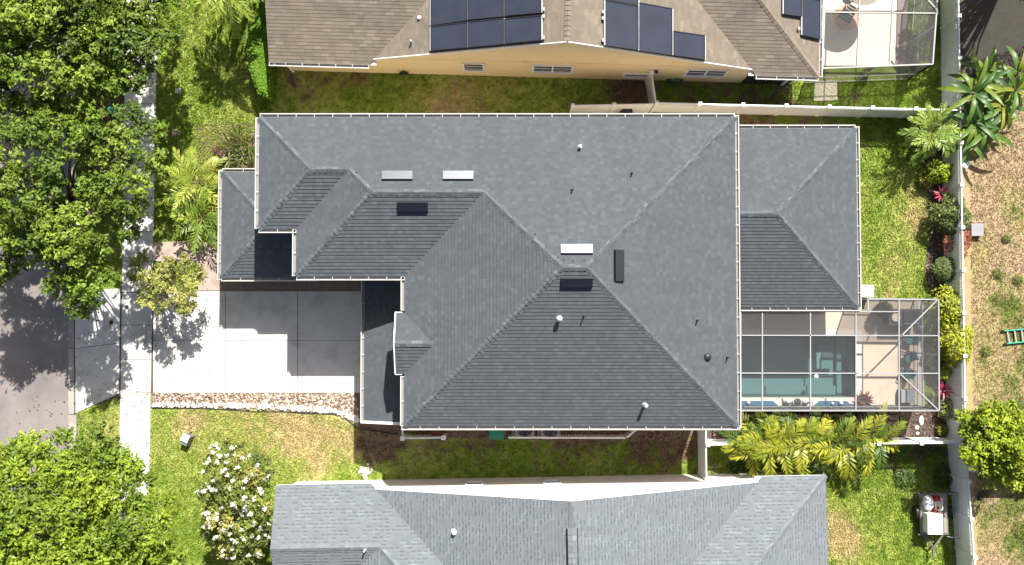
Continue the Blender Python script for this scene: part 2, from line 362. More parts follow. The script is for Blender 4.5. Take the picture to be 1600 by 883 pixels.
def sheet(name, x0, x1, y0, y1, st, z, colf, mat, hole=None, skip=None, outer=None):
    xs = np.linspace(x0, x1, int(round((x1 - x0) / st)) + 1); ys = np.linspace(y0, y1, int(round((y1 - y0) / st)) + 1)
    if outer:
        xs = np.concatenate([[-outer, -outer * .4], xs, [outer * .4, outer]]); ys = np.concatenate([[-outer, -outer * .4], ys, [outer * .4, outer]])
    if hole:
        for arr, a, b in ((xs, hole[0], hole[2]), (ys, hole[1], hole[3])):
            for q in (a, b): arr[np.argmin(abs(arr - q))] = q
    X, Y = np.meshgrid(xs, ys); nx, ny = len(xs), len(ys)
    V = np.stack([X.ravel(), Y.ravel(), np.full(X.size, z)], 1)
    i, j = np.meshgrid(np.arange(nx - 1), np.arange(ny - 1)); i = i.ravel(); j = j.ravel()
    Fc = np.stack([j*nx+i, j*nx+i+1, (j+1)*nx+i+1, (j+1)*nx+i], 1)
    if hole:
        cx = (xs[i] + xs[i+1]) / 2; cy = (ys[j] + ys[j+1]) / 2
        Fc = Fc[~((cx > hole[0]) & (cx < hole[2]) & (cy > hole[1]) & (cy < hole[3]))]
    me = bpy.data.meshes.new(name); me.vertices.add(len(V)); me.vertices.foreach_set('co', V.astype(np.float32).ravel())
    n = len(Fc); me.loops.add(n * 4); me.loops.foreach_set('vertex_index', Fc.astype(np.int32).ravel())
    me.polygons.add(n); me.polygons.foreach_set('loop_start', np.arange(0, n * 4, 4, dtype=np.int32))
    at = me.color_attributes.new('Col', 'FLOAT_COLOR', 'POINT')
    c = np.ones((len(V), 4), dtype=np.float32); c[:, :3] = colf(V[:, 0], V[:, 1]); at.data.foreach_set('color', c.ravel())
    me.materials.append(mat); me.update(calc_edges=True); me.validate()
    o = bpy.data.objects.new(name, me); S.collection.objects.link(o); return o
tag(sheet('lawn', -27, 27, -16, 18, 0.12, 0.0, gcol, M['lawn'], hole=POOL, outer=500), kind='structure')
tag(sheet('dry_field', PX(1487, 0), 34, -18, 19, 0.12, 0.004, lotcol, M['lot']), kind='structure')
def flat(name, pts, z0, z1, mat, kind='structure'):
    m = MB(); m.prism([(p.x, p.y) for p in (P(u, v, z1) for u, v in pts)], z0, z1); return tag(m.build(name, mat), kind=kind)
# street, kerb, sidewalk, drive
flat('road', [(-900,-900),(104,-900),(105,-60),(107,441),(108,950),(108,1500),(-900,1500)], -0.02, 0.012, M['asphalt'])
kb = MB(); vs = list(range(-80, 960, 52))
for i, (a, b) in enumerate(zip(vs[:-1], vs[1:])):
    g = 0.6; x = lambda v: 104.5 + v * 0.0042
    pts = [P(x(a), a + g), P(x(a) + 9, a + g), P(x(b) + 9, b - g), P(x(b), b - g)]
    kb.prism([(p.x, p.y) for p in pts], -0.05, 0.022)
    if not (455 < (a + b) / 2 < 640):
        pts = [P(x(a) + 9, a + g), P(x(a) + 14, a + g), P(x(b) + 14, b - g), P(x(b) + 9, b - g)]
        kb.prism([(p.x, p.y) for p in pts], -0.05, 0.13)
tag(kb.build('kerb', M['kerb']), kind='structure')
kb = MB(); pts = [P(104.3,-90), P(118,-90), P(122,960), P(108,960)]; kb.prism([(p.x, p.y) for p in pts], -0.05, 0.008)
tag(kb.build('kerb_bed', M['joint']), kind='structure')
def slabs(name, quads, z, mat, gap=0.012):
    m = MB()
    for q in quads:
        p = [P(u, v, z) for u, v in q]; c = sum(p, Vector()) / len(p)
        p = [c + (a - c) * (1 - gap / max((a - c).length, .1) * 1.4) for a in p]
        m.prism([(a.x, a.y) for a in p], -0.03, z)
    return tag(m.build(name, mat), kind='structure')
xl = lambda v: 196.5 - (v + 0) * 0.0142; xr = lambda v: 246.5 - v * 0.0175
js = [-60, -8, 26, 62, 113, 162, 212, 262, 310, 362, 408, 457, 508, 562, 614, 652, 693, 729, 765, 800, 838, 883, 930]
flat('sidewalk_bed', [(xl(-60), -60), (xr(-60), -60), (xr(930), 930), (xl(930), 930)], -0.03, 0.016, M['joint'])
slabs('sidewalk', [[(xl(a), a), (xr(a), a), (xr(b), b), (xl(b), b)] for a, b in zip(js[:-1], js[1:])], 0.05, M['concrete'])
flat('driveway_bed', [(117,456),(560,455),(560,614),(238,614),(118,640)], -0.03, 0.016, M['joint'])
slabs('driveway', [[(239,455),(352,455),(352,532),(239,532)],[(239,532),(352,532),(352,614),(239,614)],[(352,455),(465,455),(465,532),(352,532)],[(352,532),(465,532),(465,614),(352,614)],
                   [(465,455),(585,455),(585,532),(465,532)],[(465,532),(585,532),(585,614),(465,614)]], 0.05, M['concrete'])
slabs('driveway_apron', [[(117,455),(188,450),(187,536),(117,545)],[(117,545),(187,536),(186.5,615),(118,646)]], 0.045, M['concrete'])
flat('paver_band', [(330,438),(585,438),(585,454),(330,454)], -0.03, 0.048, M['brick_band'])
flat('entry_path', [(238,379),(290,377),(345,380),(345,437),(345,454),(310,454),(311,410),(268,409),(238,408)], -0.03, 0.055, M['paver'])
flat('planting_bed', [(1448,180),(1480,180),(1492,690),(1478,690),(1474,645),(1462,640),(1458,480),(1444,420),(1452,380),(1456,320),(1440,280)], -0.03, 0.02, M['mulch'])
flat('planting_bed', [(1100,634),(1490,634),(1490,688),(1100,688)], -0.03, 0.018, M['mulch'])
flat('soil_strip', [(560,640),(700,640),(1100,640),(1100,684),(980,682),(700,684),(640,676),(560,672)], -0.03, 0.012, M['soil'])
flat('entry_bed', [(305,195),(400,190),(400,378),(345,378),(300,372),(310,300)], -0.03, 0.012, M['soil'])
flat('stone_bed', [(238,614),(585,614),(585,640),(560,662),(548,656),(520,645),(440,640),(340,637),(238,636)], -0.03, 0.02, M['soil'])
# loose chips and stones
def poly_sample(pts, n, r=rng):
    w = np.array([[P(u, v).x, P(u, v).y] for u, v in pts]); lo = w.min(0); hi = w.max(0); out = []
    tot = 0
    while tot < n:
        q = lo + (hi - lo) * r.random((n * 2, 2)); ins = np.zeros(len(q), bool); j = len(w) - 1
        for i in range(len(w)):
            xi, yi = w[i]; xj, yj = w[j]
            with np.errstate(divide='ignore', invalid='ignore'):
                c = ((yi > q[:, 1]) != (yj > q[:, 1])) & (q[:, 0] < (xj - xi) * (q[:, 1] - yi) / (yj - yi) + xi)
            ins ^= c; j = i
        q = q[ins]; out.append(q); tot += len(q)
        if len(q) == 0: break
    return np.concatenate(out)[:n]
def area(pts):
    w = [(P(u, v).x, P(u, v).y) for u, v in pts]
    return abs(sum(w[i][0]*w[(i+1)%len(w)][1]-w[(i+1)%len(w)][0]*w[i][1] for i in range(len(w)))) / 2
OCT = np.array([(1,0,0),(0,1,0),(-1,0,0),(0,-1,0),(0,0,1),(0,0,-1),(.72,.72,.1),(-.72,.72,.1),(-.72,-.72,.1),(.72,-.72,.1)], float)
OF = np.array([(0,6,4),(6,1,4),(1,7,4),(7,2,4),(2,8,4),(8,3,4),(3,9,4),(9,0,4),(0,5,6),(6,5,1),(1,5,7),(7,5,2),(2,5,8),(8,5,3),(3,5,9),(9,5,0)])
def stones(name, xy, size, pal, z=0.02, flat_=0.6, mat=None, kind='stuff', r=rng, parent=None):
    n = len(xy); s = size[0] + (size[1] - size[0]) * r.random(n) ** 2
    a = r.random(n) * 2 * PI; V = OCT[None] * s[:, None, None] * (0.7 + 0.6 * r.random((n, 10, 1)))
    V[:, :, 0] *= (1 + .7 * r.random(n))[:, None]; V[:, :, 2] *= flat_
    x = V[:, :, 0] * np.cos(a)[:, None] - V[:, :, 1] * np.sin(a)[:, None]; y = V[:, :, 0] * np.sin(a)[:, None] + V[:, :, 1] * np.cos(a)[:, None]
    V = np.stack([x + xy[:, 0:1], y + xy[:, 1:2], V[:, :, 2] + z + s[:, None] * .25], 2)
    F = (OF[None] + (np.arange(n) * 10)[:, None, None]).reshape(-1, 3)
    pal = np.array(pal); c = pal[r.integers(0, len(pal), n)] * (0.75 + .5 * r.random((n, 1)))
    o = np_mesh(name, V.reshape(-1, 3), F, 3, np.repeat(c, len(OF), 0), mat or M['attr'], parent)
    return tag(o, kind=kind) if kind else o
bed = [(239,615),(557,615),(560,655),(520,643),(440,638),(340,635),(239,634)]
stones('gravel', poly_sample(bed, 3200), (0.018, 0.06), [(.32,.23,.17),(.42,.31,.23),(.52,.42,.33),(.24,.17,.13),(.65,.58,.5)])
stones('edging_pebbles', poly_sample([(239,630),(340,630),(440,633),(520,638),(560,650),(560,660),(520,646),(440,640),(340,637),(239,636)], 420), (0.04, 0.1), [(.72,.68,.6),(.6,.52,.44),(.75,.72,.66)])
stones('mulch_chips', np.concatenate([poly_sample([(1448,180),(1480,180),(1492,690),(1462,640),(1458,480),(1444,420),(1452,380),(1440,280)], 1500), poly_sample([(1160,640),(1490,640),(1490,688),(1100,688)], 1700)]),
       (0.02, 0.06), [(.10,.07,.055),(.16,.115,.09),(.06,.045,.04),(.24,.18,.14)], flat_=0.35)
stones('soil_crumbs', poly_sample([(560,668),(1090,668),(1090,690),(560,684)], 900), (0.015, 0.05), [(.14,.09,.07),(.20,.14,.1),(.3,.24,.19)], flat_=0.4)

# grass blades as low tufts
LAWNS = [([(247,-40),(400,-40),(425,120),(425,178),(400,205),(345,290),(345,377),(241,377),(244,200)], 1.0, .11),
         ([(117,-40),(196,-40),(192,450),(118,452)], 0.6, .11), ([(119,648),(186,618),(184,930),(122,930)], 1.0, .09),
         ([(237,640),(340,640),(440,643),(520,650),(565,672),(575,700),(600,762),(440,762),(430,940),(233,940)], 1.0, .10),
         ([(420,104),(1018,116),(1010,180),(420,185)], 0.5, .09), ([(1028,122),(1290,128),(1420,126),(1420,172),(1028,166)], 0.75, .10),
         ([(1416,-40),(1472,-40),(1476,170),(1416,170)], 1.0, .10), ([(1345,182),(1452,182),(1440,280),(1456,320),(1450,380),(1444,420),(1456,470),(1345,470)], 1.0, .10),
         ([(1160,175),(1450,180),(1345,200),(1160,200)], 0.4, .08), ([(575,690),(1090,690),(1095,760),(600,760)], 0.6, .09),
         ([(1105,698),(1490,698),(1496,930),(1286,930),(1286,748),(1105,748)], 1.0, .11), ([(238,412),(266,412),(309,414),(309,453),(238,453)], 1.0, .07)]
def tufts(name, polys, colf, dens, L, seed, bright=1.15):
    r = np.random.default_rng(seed); xy = []; sc = []
    for pts, k, l in polys:
        n = int(area(pts) * dens * k); q = poly_sample(pts, n, r); xy.append(q); sc.append(np.full(len(q), l))
    xy = np.concatenate(xy); sc = np.concatenate(sc); n = len(xy); K = 3
    base = np.repeat(xy, K, 0) + r.normal(0, .02, (n * K, 2)); l = np.repeat(sc, K) * (0.5 + r.random(n * K)); m = n * K
    a = r.random(m) * 2 * PI; lean = 0.35 + 0.75 * r.random(m); wd = 0.010 + 0.016 * r.random(m)
    d = np.stack([np.cos(a) * np.sin(lean), np.sin(a) * np.sin(lean), np.cos(lean)], 1); s = np.stack([-np.sin(a), np.cos(a), 0 * a], 1)
    b3 = np.concatenate([base, np.full((m, 1), 0.0)], 1)
    mid = b3 + d * (l * .55)[:, None]; tip = b3 + d * l[:, None]; tip[:, 2] -= l * .12
    V = np.stack([b3, mid + s * wd[:, None], tip, mid - s * wd[:, None]], 1).reshape(-1, 3)
    F = np.arange(m * 4).reshape(m, 4); c = colf(base[:, 0], base[:, 1]) * bright * (0.65 + .7 * r.random((m, 1)))
    return tag(np_mesh(name, V, F, 4, c, M['grass']), kind='stuff')
tufts('grass', LAWNS, gcol, 300, .1, 5)
tufts('dry_grass', [([(1512,100),(1640,60),(1640,930),(1530,930),(1522,690)], .8, .065)], lotcol, 300, .1, 6, 1.0)
# ---------------------------------------------------------------- roofs and houses
SLOPE = 0.42
def clip(poly, axis_val, keep_ge):
    out = []
    for i in range(len(poly)):
        a, b = poly[i], poly[(i + 1) % len(poly)]; da, db = a[1] - axis_val, b[1] - axis_val
        if not keep_ge: da, db = -da, -db
        if da >= -1e-9: out.append(a)
        if (da > 1e-9 and db < -1e-9) or (da < -1e-9 and db > 1e-9):
            t = da / (da - db); out.append((a[0] + (b[0] - a[0]) * t, a[1] + (b[1] - a[1]) * t))
    return out
STEP = [0.021]
def roof_face(mb, pts, c=0.15, t=None):
    """a planar roof face laid in overlapping shingle courses"""
    t = t or STEP[0]; pts = [Vector(p) for p in pts]; n = Vector((0, 0, 0)); o = pts[0]
    for i in range(1, len(pts) - 1): n += (pts[i] - o).cross(pts[i + 1] - o)
    n.normalize()
    if n.z < 0: n = -n; pts = pts[::-1]
    V = (Vector((0, 0, 1)) - n * n.z).normalized(); U = V.cross(n); o = min(pts, key=lambda p: p.dot(V))
    p2 = [((p - o).dot(U), (p - o).dot(V)) for p in pts]
    vmax = max(p[1] for p in p2); k = 0
    while k * c < vmax - 1e-6:
        lo, hi = k * c, (k + 1) * c; q = clip(clip(p2, lo, True), hi, False); k += 1
        if len(q) < 3: continue
        def w(a, z=None):
            z = (t * (1 - (a[1] - lo) / c) + 0.001) if z is None else z
            return o + U * a[0] + V * a[1] + n * z
        mb.face([w(a) for a in q], [a for a in q])
        bot = sorted([a for a in q if abs(a[1] - lo) < 1e-6])
        if len(bot) >= 2:
            a, b = bot[0], bot[-1]; mb.face([w(a, -.006), w(b, -.006), w(b), w(a)], [(a[0], lo + .01), (b[0], lo + .01), (b[0], lo + .01), (a[0], lo + .01)])
def ridge_caps(mb, a, b, w=0.27, step=0.2, lift=0.022, drop=0.062):
    a = Vector(a); b = Vector(b)
    if a.z > b.z: a, b = b, a
    d = b - a; L = d.length; d.normalize(); s = Vector((0, 0, 1)).cross(d).normalized(); up = d.cross(s); n = max(1, int(L / step))
    for i in range(n):
        p = a + d * (i * L / n); q = a + d * ((i + 1.25) * L / n); j = random.uniform(-.006, .006)
        h0 = lift + 0.03 + j; h1 = lift
        P0, Q0 = p + up * h0, q + up * h1
        for sg in (1, -1):
            e0 = p + s * sg * w / 2 + up * (h0 - drop); e1 = q + s * sg * w / 2 + up * (h1 - drop)
            f = [P0, e0, e1, Q0] if sg < 0 else [Q0, e1, e0, P0]
            u = random.random() * 40; mb.face(f, [(u, .05), (u + .3, .05), (u + .3, .12), (u, .12)])
        e = [p + s * w / 2 + up * (h0 - drop), P0, p - s * w / 2 + up * (h0 - drop)]
        mb.face(e + [x - up * .02 for x in e[::-1]], [(0, .05)] * 6)
def caps(parent, mat, a, b, local=False):
    c = MB(); ridge_caps(c, a, b); c.build('ridge_cap', mat, parent, local=local)
def gutter(mb, a, b, sp=0.72, w=0.155, h=0.12, ext0=0.0, ext1=0.0):
    """open trough along the eave a-b; outward is to the right of a->b"""
    a = Vector(a); b = Vector(b); d = (b - a).normalized(); o = d.cross(Vector((0, 0, 1))); a = a - d * ext0; b = b + d * ext1
    z = Vector((0, 0, 1))
    W_ = (.56, .54, .51)
    mb.bar(a + o * .008 - z * .06, b + o * .008 - z * .06, .014, .13, (.42, .42, .41))
    mb.bar(a + o * (w - .006) - z * .045, b + o * (w - .006) - z * .045, .034, .10, W_)
    mb.bar(a + o * (w / 2) - z * h, b + o * (w / 2) - z * h, w - .02, .012, (.24, .235, .22))
    L = (b - a).length; n = max(1, int(L / sp))
    for i in range(n + 1):
        p = a + d * min(max(L * i / n, .02), L - .02); mb.bar(p + o * .014, p + o * (w - .024), .022, .012, W_)
def walls(mb, pts2, z0, z1): mb.prism(pts2, z0, z1)
def off_ridge_vent(name, c, mat, parent, down, L=1.2, D=0.42, local=False):
    """low sheet-metal roof vent; down = horizontal down-slope direction"""
    d = Vector(down).normalized(); z = Vector((0, 0, 1)); n = (d * SLOPE + z).normalized(); v = (d - z * SLOPE).normalized(); s = n.cross(v)
    c = Vector(c); m = MB()
    def q(a, b, h): return c + s * a + v * b + n * h
    a = L / 2; prof = [(-D / 2, .02), (-D / 2 + .05, .10), (D / 2 - .02, .135), (D / 2, .05)]
    for i in range(3): m.face([q(-a, *prof[i]), q(a, *prof[i]), q(a, *prof[i+1]), q(-a, *prof[i+1])][::-1])
    for sg in (-1, 1): m.face([q(sg * a, *p) for p in prof][::sg] )
    m.bar(q(-a, D / 2 + .012, .03), q(a, D / 2 + .012, .03), .03, .03, up=n)
    return m.build(name, mat, parent, local=local)
def vent_pipe(name, c, parent, r=0.045, h=0.35, mat=None, cap=False):
    m = MB(); c = Vector(c)
    m.tube([c - Vector((0, 0, .15)), c + Vector((0, 0, h))], r, 12); m.lathe(c + Vector((0, 0, -.02)), [(r * 2.2, -.02), (r * 1.6, .05), (r * 1.05, .10)], 12)
    if cap: m.lathe(c + Vector((0, 0, h)), [(r * 1.05, -.05), (r * 1.35, -.03), (r * 1.35, .03), (r * 1.2, .07), (r * .3, .09)], 14)
    return m.build(name, mat or M['pipe'], parent)
def window(parent, c, along, out, wd, ht, n=2, surround=True, sash=True):
    """c = centre on wall face; out = outward normal"""
    a = Vector(along).normalized(); o = Vector(out).normalized(); z = Vector((0, 0, 1)); c = Vector(c); W = wd / n
    fr = MB()
    t = .10 if surround else .05
    for s in (-1, 1): fr.bar(c + a * s * (wd / 2 + t / 2) - z * (ht / 2 + t) + o * .03, c + a * s * (wd / 2 + t / 2) + z * (ht / 2 + t) + o * .03, t, .075, up=o)
    for s in (-1, 1): fr.bar(c - a * wd / 2 + z * s * (ht / 2 + t / 2) + o * (.03 if s > 0 else .045), c + a * wd / 2 + z * s * (ht / 2 + t / 2) + o * (.03 if s > 0 else .045), .075 if s > 0 else .105, t)
    for i in range(1, n): fr.bar(c + a * (-wd / 2 + W * i) - z * ht / 2 + o * .02, c + a * (-wd / 2 + W * i) + z * ht / 2 + o * .02, .07, .05, up=o)
    f = fr.build('window', M['vinyl'], parent)
    p = MB()
    for i in range(n):
        x = c + a * (-wd / 2 + W * (i + .5)); p.bar(x - a * (W / 2 - .02) + o * .006, x + a * (W / 2 - .02) + o * .006, .008, ht - .02)
        
    p.build('pane', M['glass'], f)
    if sash:
        q = MB()
        for i in range(n):
            x = c + a * (-wd / 2 + W * (i + .5)); q.bar(x - a * (W / 2 - .03) + o * .02, x + a * (W / 2 - .03) + o * .02, .02, .05)
        q.build('sash_rail', M['vinyl'], f)
    return f
# ---- main two-storey house
HE, HL, OV = 5.5, 2.75, 0.42
n_ = PY(183.5, HE, 780); s_ = PY(665.5, HE, 890); b_ = PX(1150, HE, 420); a1 = PX(632, HE, 600); a2 = PX(463, HE, 400); a3 = PX(405, HE, 260)
s2 = PY(431.5, HE, 545); s3 = PY(357.5, HE, 430); m_ = SLOPE
w1, w2, w3 = (n_ - s_) / 2, (n_ - s2) / 2, (n_ - s3) / 2; r1, r2, r3 = n_ - w1, n_ - w2, n_ - w3
z1, z2, z3 = HE + m_ * w1, HE + m_ * w2, HE + m_ * w3
house = thing('two_storey_house', 'large two storey house with dark slate grey hip roof and white gutters in the middle', 'house', ((a3 + b_) / 2, (n_ + s_) / 2, 0))
V3 = lambda x, y, z: Vector((x, y, z))
rf = MB()
A, B_, C_ = V3(b_-w1, r1, z1), V3(a1+w1, r1, z1), V3(a1+w2, r2, z2)
D_, E_, G_ = V3(a2+w2, r2, z2), V3(a2+w3, r3, z3), V3(a3+w3, r3, z3)
roof_face(rf, [V3(a3,n_,HE), V3(b_,n_,HE), A, B_, C_, D_, E_, G_])
roof_face(rf, [V3(b_,n_,HE), V3(b_,s_,HE), A]); roof_face(rf, [V3(b_,s_,HE), V3(a1,s_,HE), B_, A])
roof_face(rf, [V3(a1,s_,HE), V3(a1,s2,HE), C_, B_]); roof_face(rf, [V3(a2,s2,HE), V3(a1,s2,HE), C_, D_])
roof_face(rf, [V3(a2,s2,HE), D_, E_, V3(a2,s3,HE)]); roof_face(rf, [V3(a3,s3,HE), V3(a2,s3,HE), E_, G_]); roof_face(rf, [V3(a3,n_,HE), V3(a3,s3,HE), G_])
# small gabled bay on the west slope
by = PY(537, HE + .5, 640); wb = 1.22; xb = PX(619, HE, 537); zb = HE + m_ * wb
roof_face(rf, [V3(xb, by+wb, HE), V3(xb, by, zb), V3(a1+wb, by, zb), V3(a1, by+wb, HE)]); roof_face(rf, [V3(xb, by-wb, HE), V3(xb, by, zb), V3(a1+wb, by, zb), V3(a1, by-wb, HE)])
soff = [(a3,n_),(b_,n_),(b_,s_),(a1,s_),(a1,by-wb),(xb,by-wb),(xb,by+wb),(a1,by+wb),(a1,s2),(a2,s2),(a2,s3),(a3,s3)]
roof = rf.build('roof', M['roof_slate'], house)
sf = MB(); sf.prism([(x, y) for x, y in soff], HE - .17, HE - .03); sf.build('soffit', M['white'], house)
for a, b in ((A,B_),(C_,D_),(E_,G_),(V3(b_,n_,HE),A),(V3(b_,s_,HE),A),(V3(a1,s_,HE),B_),(B_,C_),(V3(a2,s2,HE),D_),(D_,E_),(V3(a3,s3,HE),G_),(V3(a3,n_,HE),G_),(V3(xb,by,zb), V3(a1+wb,by,zb+.02))): caps(roof, M['cap_slate'], a, b)
def gutters(parent, edges, h, name='gutter'):
    for a, b in edges:
        g = MB(); gutter(g, V3(*a, h), V3(*b, h)); g.build(name, M['gutter'], parent)
gutters(house, [((b_,n_),(a3,n_)), ((a3,n_),(a3,s3)), ((a3,s3),(a2,s3)), ((a2,s3),(a2,s2)), ((a2,s2),(a1,s2)), ((a1,s2),(a1,by+wb+.1)), ((a1,by-wb-.1),(a1,s_)), ((a1-.12,s_),(b_+.12,s_)), ((b_,s_-.1),(b_,n_+.1))], HE)
g = MB()
for sg in (1, -1): g.bar(V3(xb - .03, by, zb - .03), V3(xb - .03, by + sg * wb, HE - .03), .05, .14)
g.bar(V3(xb - .06, by+wb+.02, HE-.06), V3(a1 - .1, by+wb+.02, HE-.06), .05, .12); g.bar(V3(xb - .06, by-wb-.02, HE-.06), V3(a1 - .1, by-wb-.02, HE-.06), .05, .12)
g.build('bay_fascia', M['white'], house)
wl = MB(); o = OV
walls(wl, [(a3+o,n_-o),(b_-o,n_-o),(b_-o,s_+o),(a1+o,s_+o),(a1+o,s2+o),(a2+o,s2+o),(a2+o,s3+o),(a3+o,s3+o)], 0, HE - .1)
wl.face([V3(xb+.05, by-wb+.1, HE-.05), V3(xb+.05, by, zb-.05), V3(xb+.05, by+wb-.1, HE-.05)][::-1]); wl.box2((xb+.06, by-wb+.15, HL+.9), (a1+o+.1, by+wb-.15, HE-.2))
wl.build('wall', M['stucco_beige'], house)
# lower roofs
def lean_hips(mb, x0, x1, y0, y1, h, side):
    """hip-ended roof running into the house: side = which end is hipped ('w' or 'e')"""
    hw = (y1 - y0) / 2; yc = (y0 + y1) / 2; z = h + m_ * hw
    if side == 'w':
        k = V3(x0 + hw, yc, z); e = V3(x1, yc, z); f = [[V3(x0,y1,h), V3(x0,y0,h), k], [V3(x0,y1,h), k, e, V3(x1,y1,h)], [V3(x0,y0,h), V3(x1,y0,h), e, k]]; hp = [(V3(x0,y1,h), k), (V3(x0,y0,h), k), (k, e)]
    else:
        k = V3(x1 - hw, yc, z); e = V3(x0, yc, z); f = [[V3(x1,y1,h), V3(x1,y0,h), k], [V3(x1,y1,h), k, e, V3(x0,y1,h)], [V3(x1,y0,h), V3(x0,y0,h), e, k]]; hp = [(V3(x1,y1,h), k), (V3(x1,y0,h), k), (k, e)]
    for q in f: roof_face(mb, q)
    return hp
px0 = PX(346.5, HL, 350); py1 = PY(269, HL, 370); py0 = PY(433.5, HL, 400); px1 = a2 + o + .6
m = MB(); hp = lean_hips(m, px0, a2 + o + .05, py0, py1, HL, 'w'); pr = m.build('porch_roof', M['roof_slate'], house)
for q in hp[:2]: caps(pr, M['cap_slate'], *q)
caps(pr, M['cap_slate'], hp[2][0], V3(a3 + o, hp[2][1].y, hp[2][1].z))
m = MB(); m.prism([(px0,py0),(a2+o,py0),(a2+o,py1),(px0,py1)], HL-.17, HL-.03); m.build('porch_soffit', M['white'], house)
gutters(house, [((a3+o,py1),(px0,py1)), ((px0,py1+.1),(px0,py0-.1)), ((px0,py0),(PX(497,HL),py0))], HL, 'porch_gutter')
m = MB(); m.prism([(px0+o,py0+o),(a2+o-.002,py0+o),(a2+o-.002,py1-o),(px0+o,py1-o)], 0, HL-.1); m.build('porch_wall', M['stucco_beige'], house)
gx0 = PX(569.5, HL, 560); gy0 = PY(657, HL, 600); gy1 = s2 + o - .02; gx1 = a1 + o + .03; gz = HL + m_ * (gx1 - gx0)
m = MB(); roof_face(m, [V3(gx0,gy0,HL), V3(gx1,gy0,gz), V3(gx1,gy1,gz), V3(gx0,gy1,HL)]); m.build('garage_roof', M['roof_slate'], house)
gutters(house, [((gx0,gy1),(gx0,gy0-.1))], HL, 'garage_gutter')
m = MB(); m.bar(V3(gx0-.12,gy0-.06,HL-.03), V3(gx1-.3,gy0-.06,gz-.12), .11, .12); m.build('garage_fascia', M['white'], house)
m = MB(); m.prism([(gx0,gy0),(gx1,gy0),(gx1,gy1),(gx0,gy1)], HL-.17, HL-.03); m.build('garage_soffit', M['white'], house)
m = MB(); m.prism([(gx0+.35,gy0+.3),(gx1,gy0+.3),(gx1,gy1-.02),(gx0+.35,gy1-.02)], 0, HL-.1); m.build('garage_wall', M['stucco_beige'], house)
m = MB(); m.box2((gx0+.30, gy0+.9, 0.05), (gx0+.345, gy0+.9+4.9, 2.2)); gd = m.build('garage_door', M['vinyl'], house)
m = MB()
for i in range(3): m.box2((gx0+.295, gy0+.95, .55 + i*.53), (gx0+.299, gy0+.85+4.9, .58 + i*.53))
m.build('panel_line', M['alu'], gd)
ex1 = PX(1338.5, HL, 340); ey1 = PY(201, HL, 1250); ey0 = PY(480, HL, 1250); ex0 = b_ - o - .03
m = MB(); hp = lean_hips(m, ex0, ex1, ey0, ey1, HL, 'e'); rr = m.build('rear_roof', M['roof_slate'], house)
for q in hp: caps(rr, M['cap_slate'], *q)
gutters(house, [((ex1,ey1),(ex0+.4,ey1)), ((ex1,ey0-.1),(ex1,ey1+.1)), ((ex0+.2,ey0),(ex1+.12,ey0))], HL, 'rear_gutter')
m = MB(); m.prism([(ex0,ey0),(ex1,ey0),(ex1,ey1),(ex0,ey1)], HL-.17, HL-.03); m.build('rear_soffit', M['white'], house)
yw = PY(440, 0, 1250); m = MB(); m.prism([(ex0,yw),(ex1-o,yw),(ex1-o,ey1-o),(ex0,ey1-o)], 0, HL-.1); m.build('rear_wall', M['stucco_beige'], house)
m = MB(); m.box2((ex1-o-.25, ey0+o, 0), (ex1-o-.003, ey0+o+.25, HL-.16)); m.build('lanai_column', M['white'], house)
# roof fittings
def on_face(u, v, kind):
    """roof point seen at (u, v): iterate the height of the slope the pixel falls on"""
    h = HE + 1
    for _ in range(30):
        p = P(u, v, h)
        if kind == 'n': h = HE + m_ * (n_ - p.y)
        elif kind == 's': h = HE + m_ * (p.y - s_)
        elif kind == 's2': h = HE + m_ * (p.y - s2)
        elif kind == 'e': h = HE + m_ * (b_ - p.x)
        elif kind == 'w': h = HE + m_ * (p.x - a1)
    return P(u, v, h)
DN = {'n': (0,1,0), 's': (0,-1,0), 's2': (0,-1,0), 'e': (1,0,0), 'w': (-1,0,0)}
for u, v, k in ((621,276,'n'),(716,276,'n'),(901,391,'n'),(645,322,'s2'),(901,440,'s'),(966,415,'e')):
    off_ridge_vent('roof_vent', on_face(u, v, k), M['galv'], roof, DN[k])
for u, v, k, r, h, cap in ((906,230,'n',.05,.22,1),(987,271,'n',.03,.28,0),(894,297,'n',.03,.28,0),(874,497,'s',.07,.34,1),(912,494,'s',.03,.34,0),(1007,632,'s',.055,.5,1),(1089,501,'e',.03,.3,0),(1136,559,'e',.03,.3,0)):
    vent_pipe('vent_pipe', on_face(u, v, k), roof, r, h, M['white'] if cap else M['dark'], cap)
m = MB(); p = on_face(1105, 558, 'e'); m.lathe(p, [(.16, -.06), (.16, .06), (.12, .12), (.04, .15)], 14); m.build('mushroom_vent', M['dark'], roof)
# flashing tabs glinting along ridges
for u, v, k in ((836,366,'n'),(840,381,'n'),(853,388,'n'),(872,402,'n'),(881,406,'n'),(895,407,'n'),(913,407,'n'),(943,392,'n'),(936,399,'n'),(556,270,'n'),(587,296,'n'),(773,316,'n')):
    m = MB(); p = on_face(u, v, k); m.box(p + Vector((0,0,.03)), (.07, .05, .012), Matrix.Rotation(random.random()*3, 3, 'Z')); m.build('flashing_tab', M['galv'], roof)
# windows and door, upper floor and front

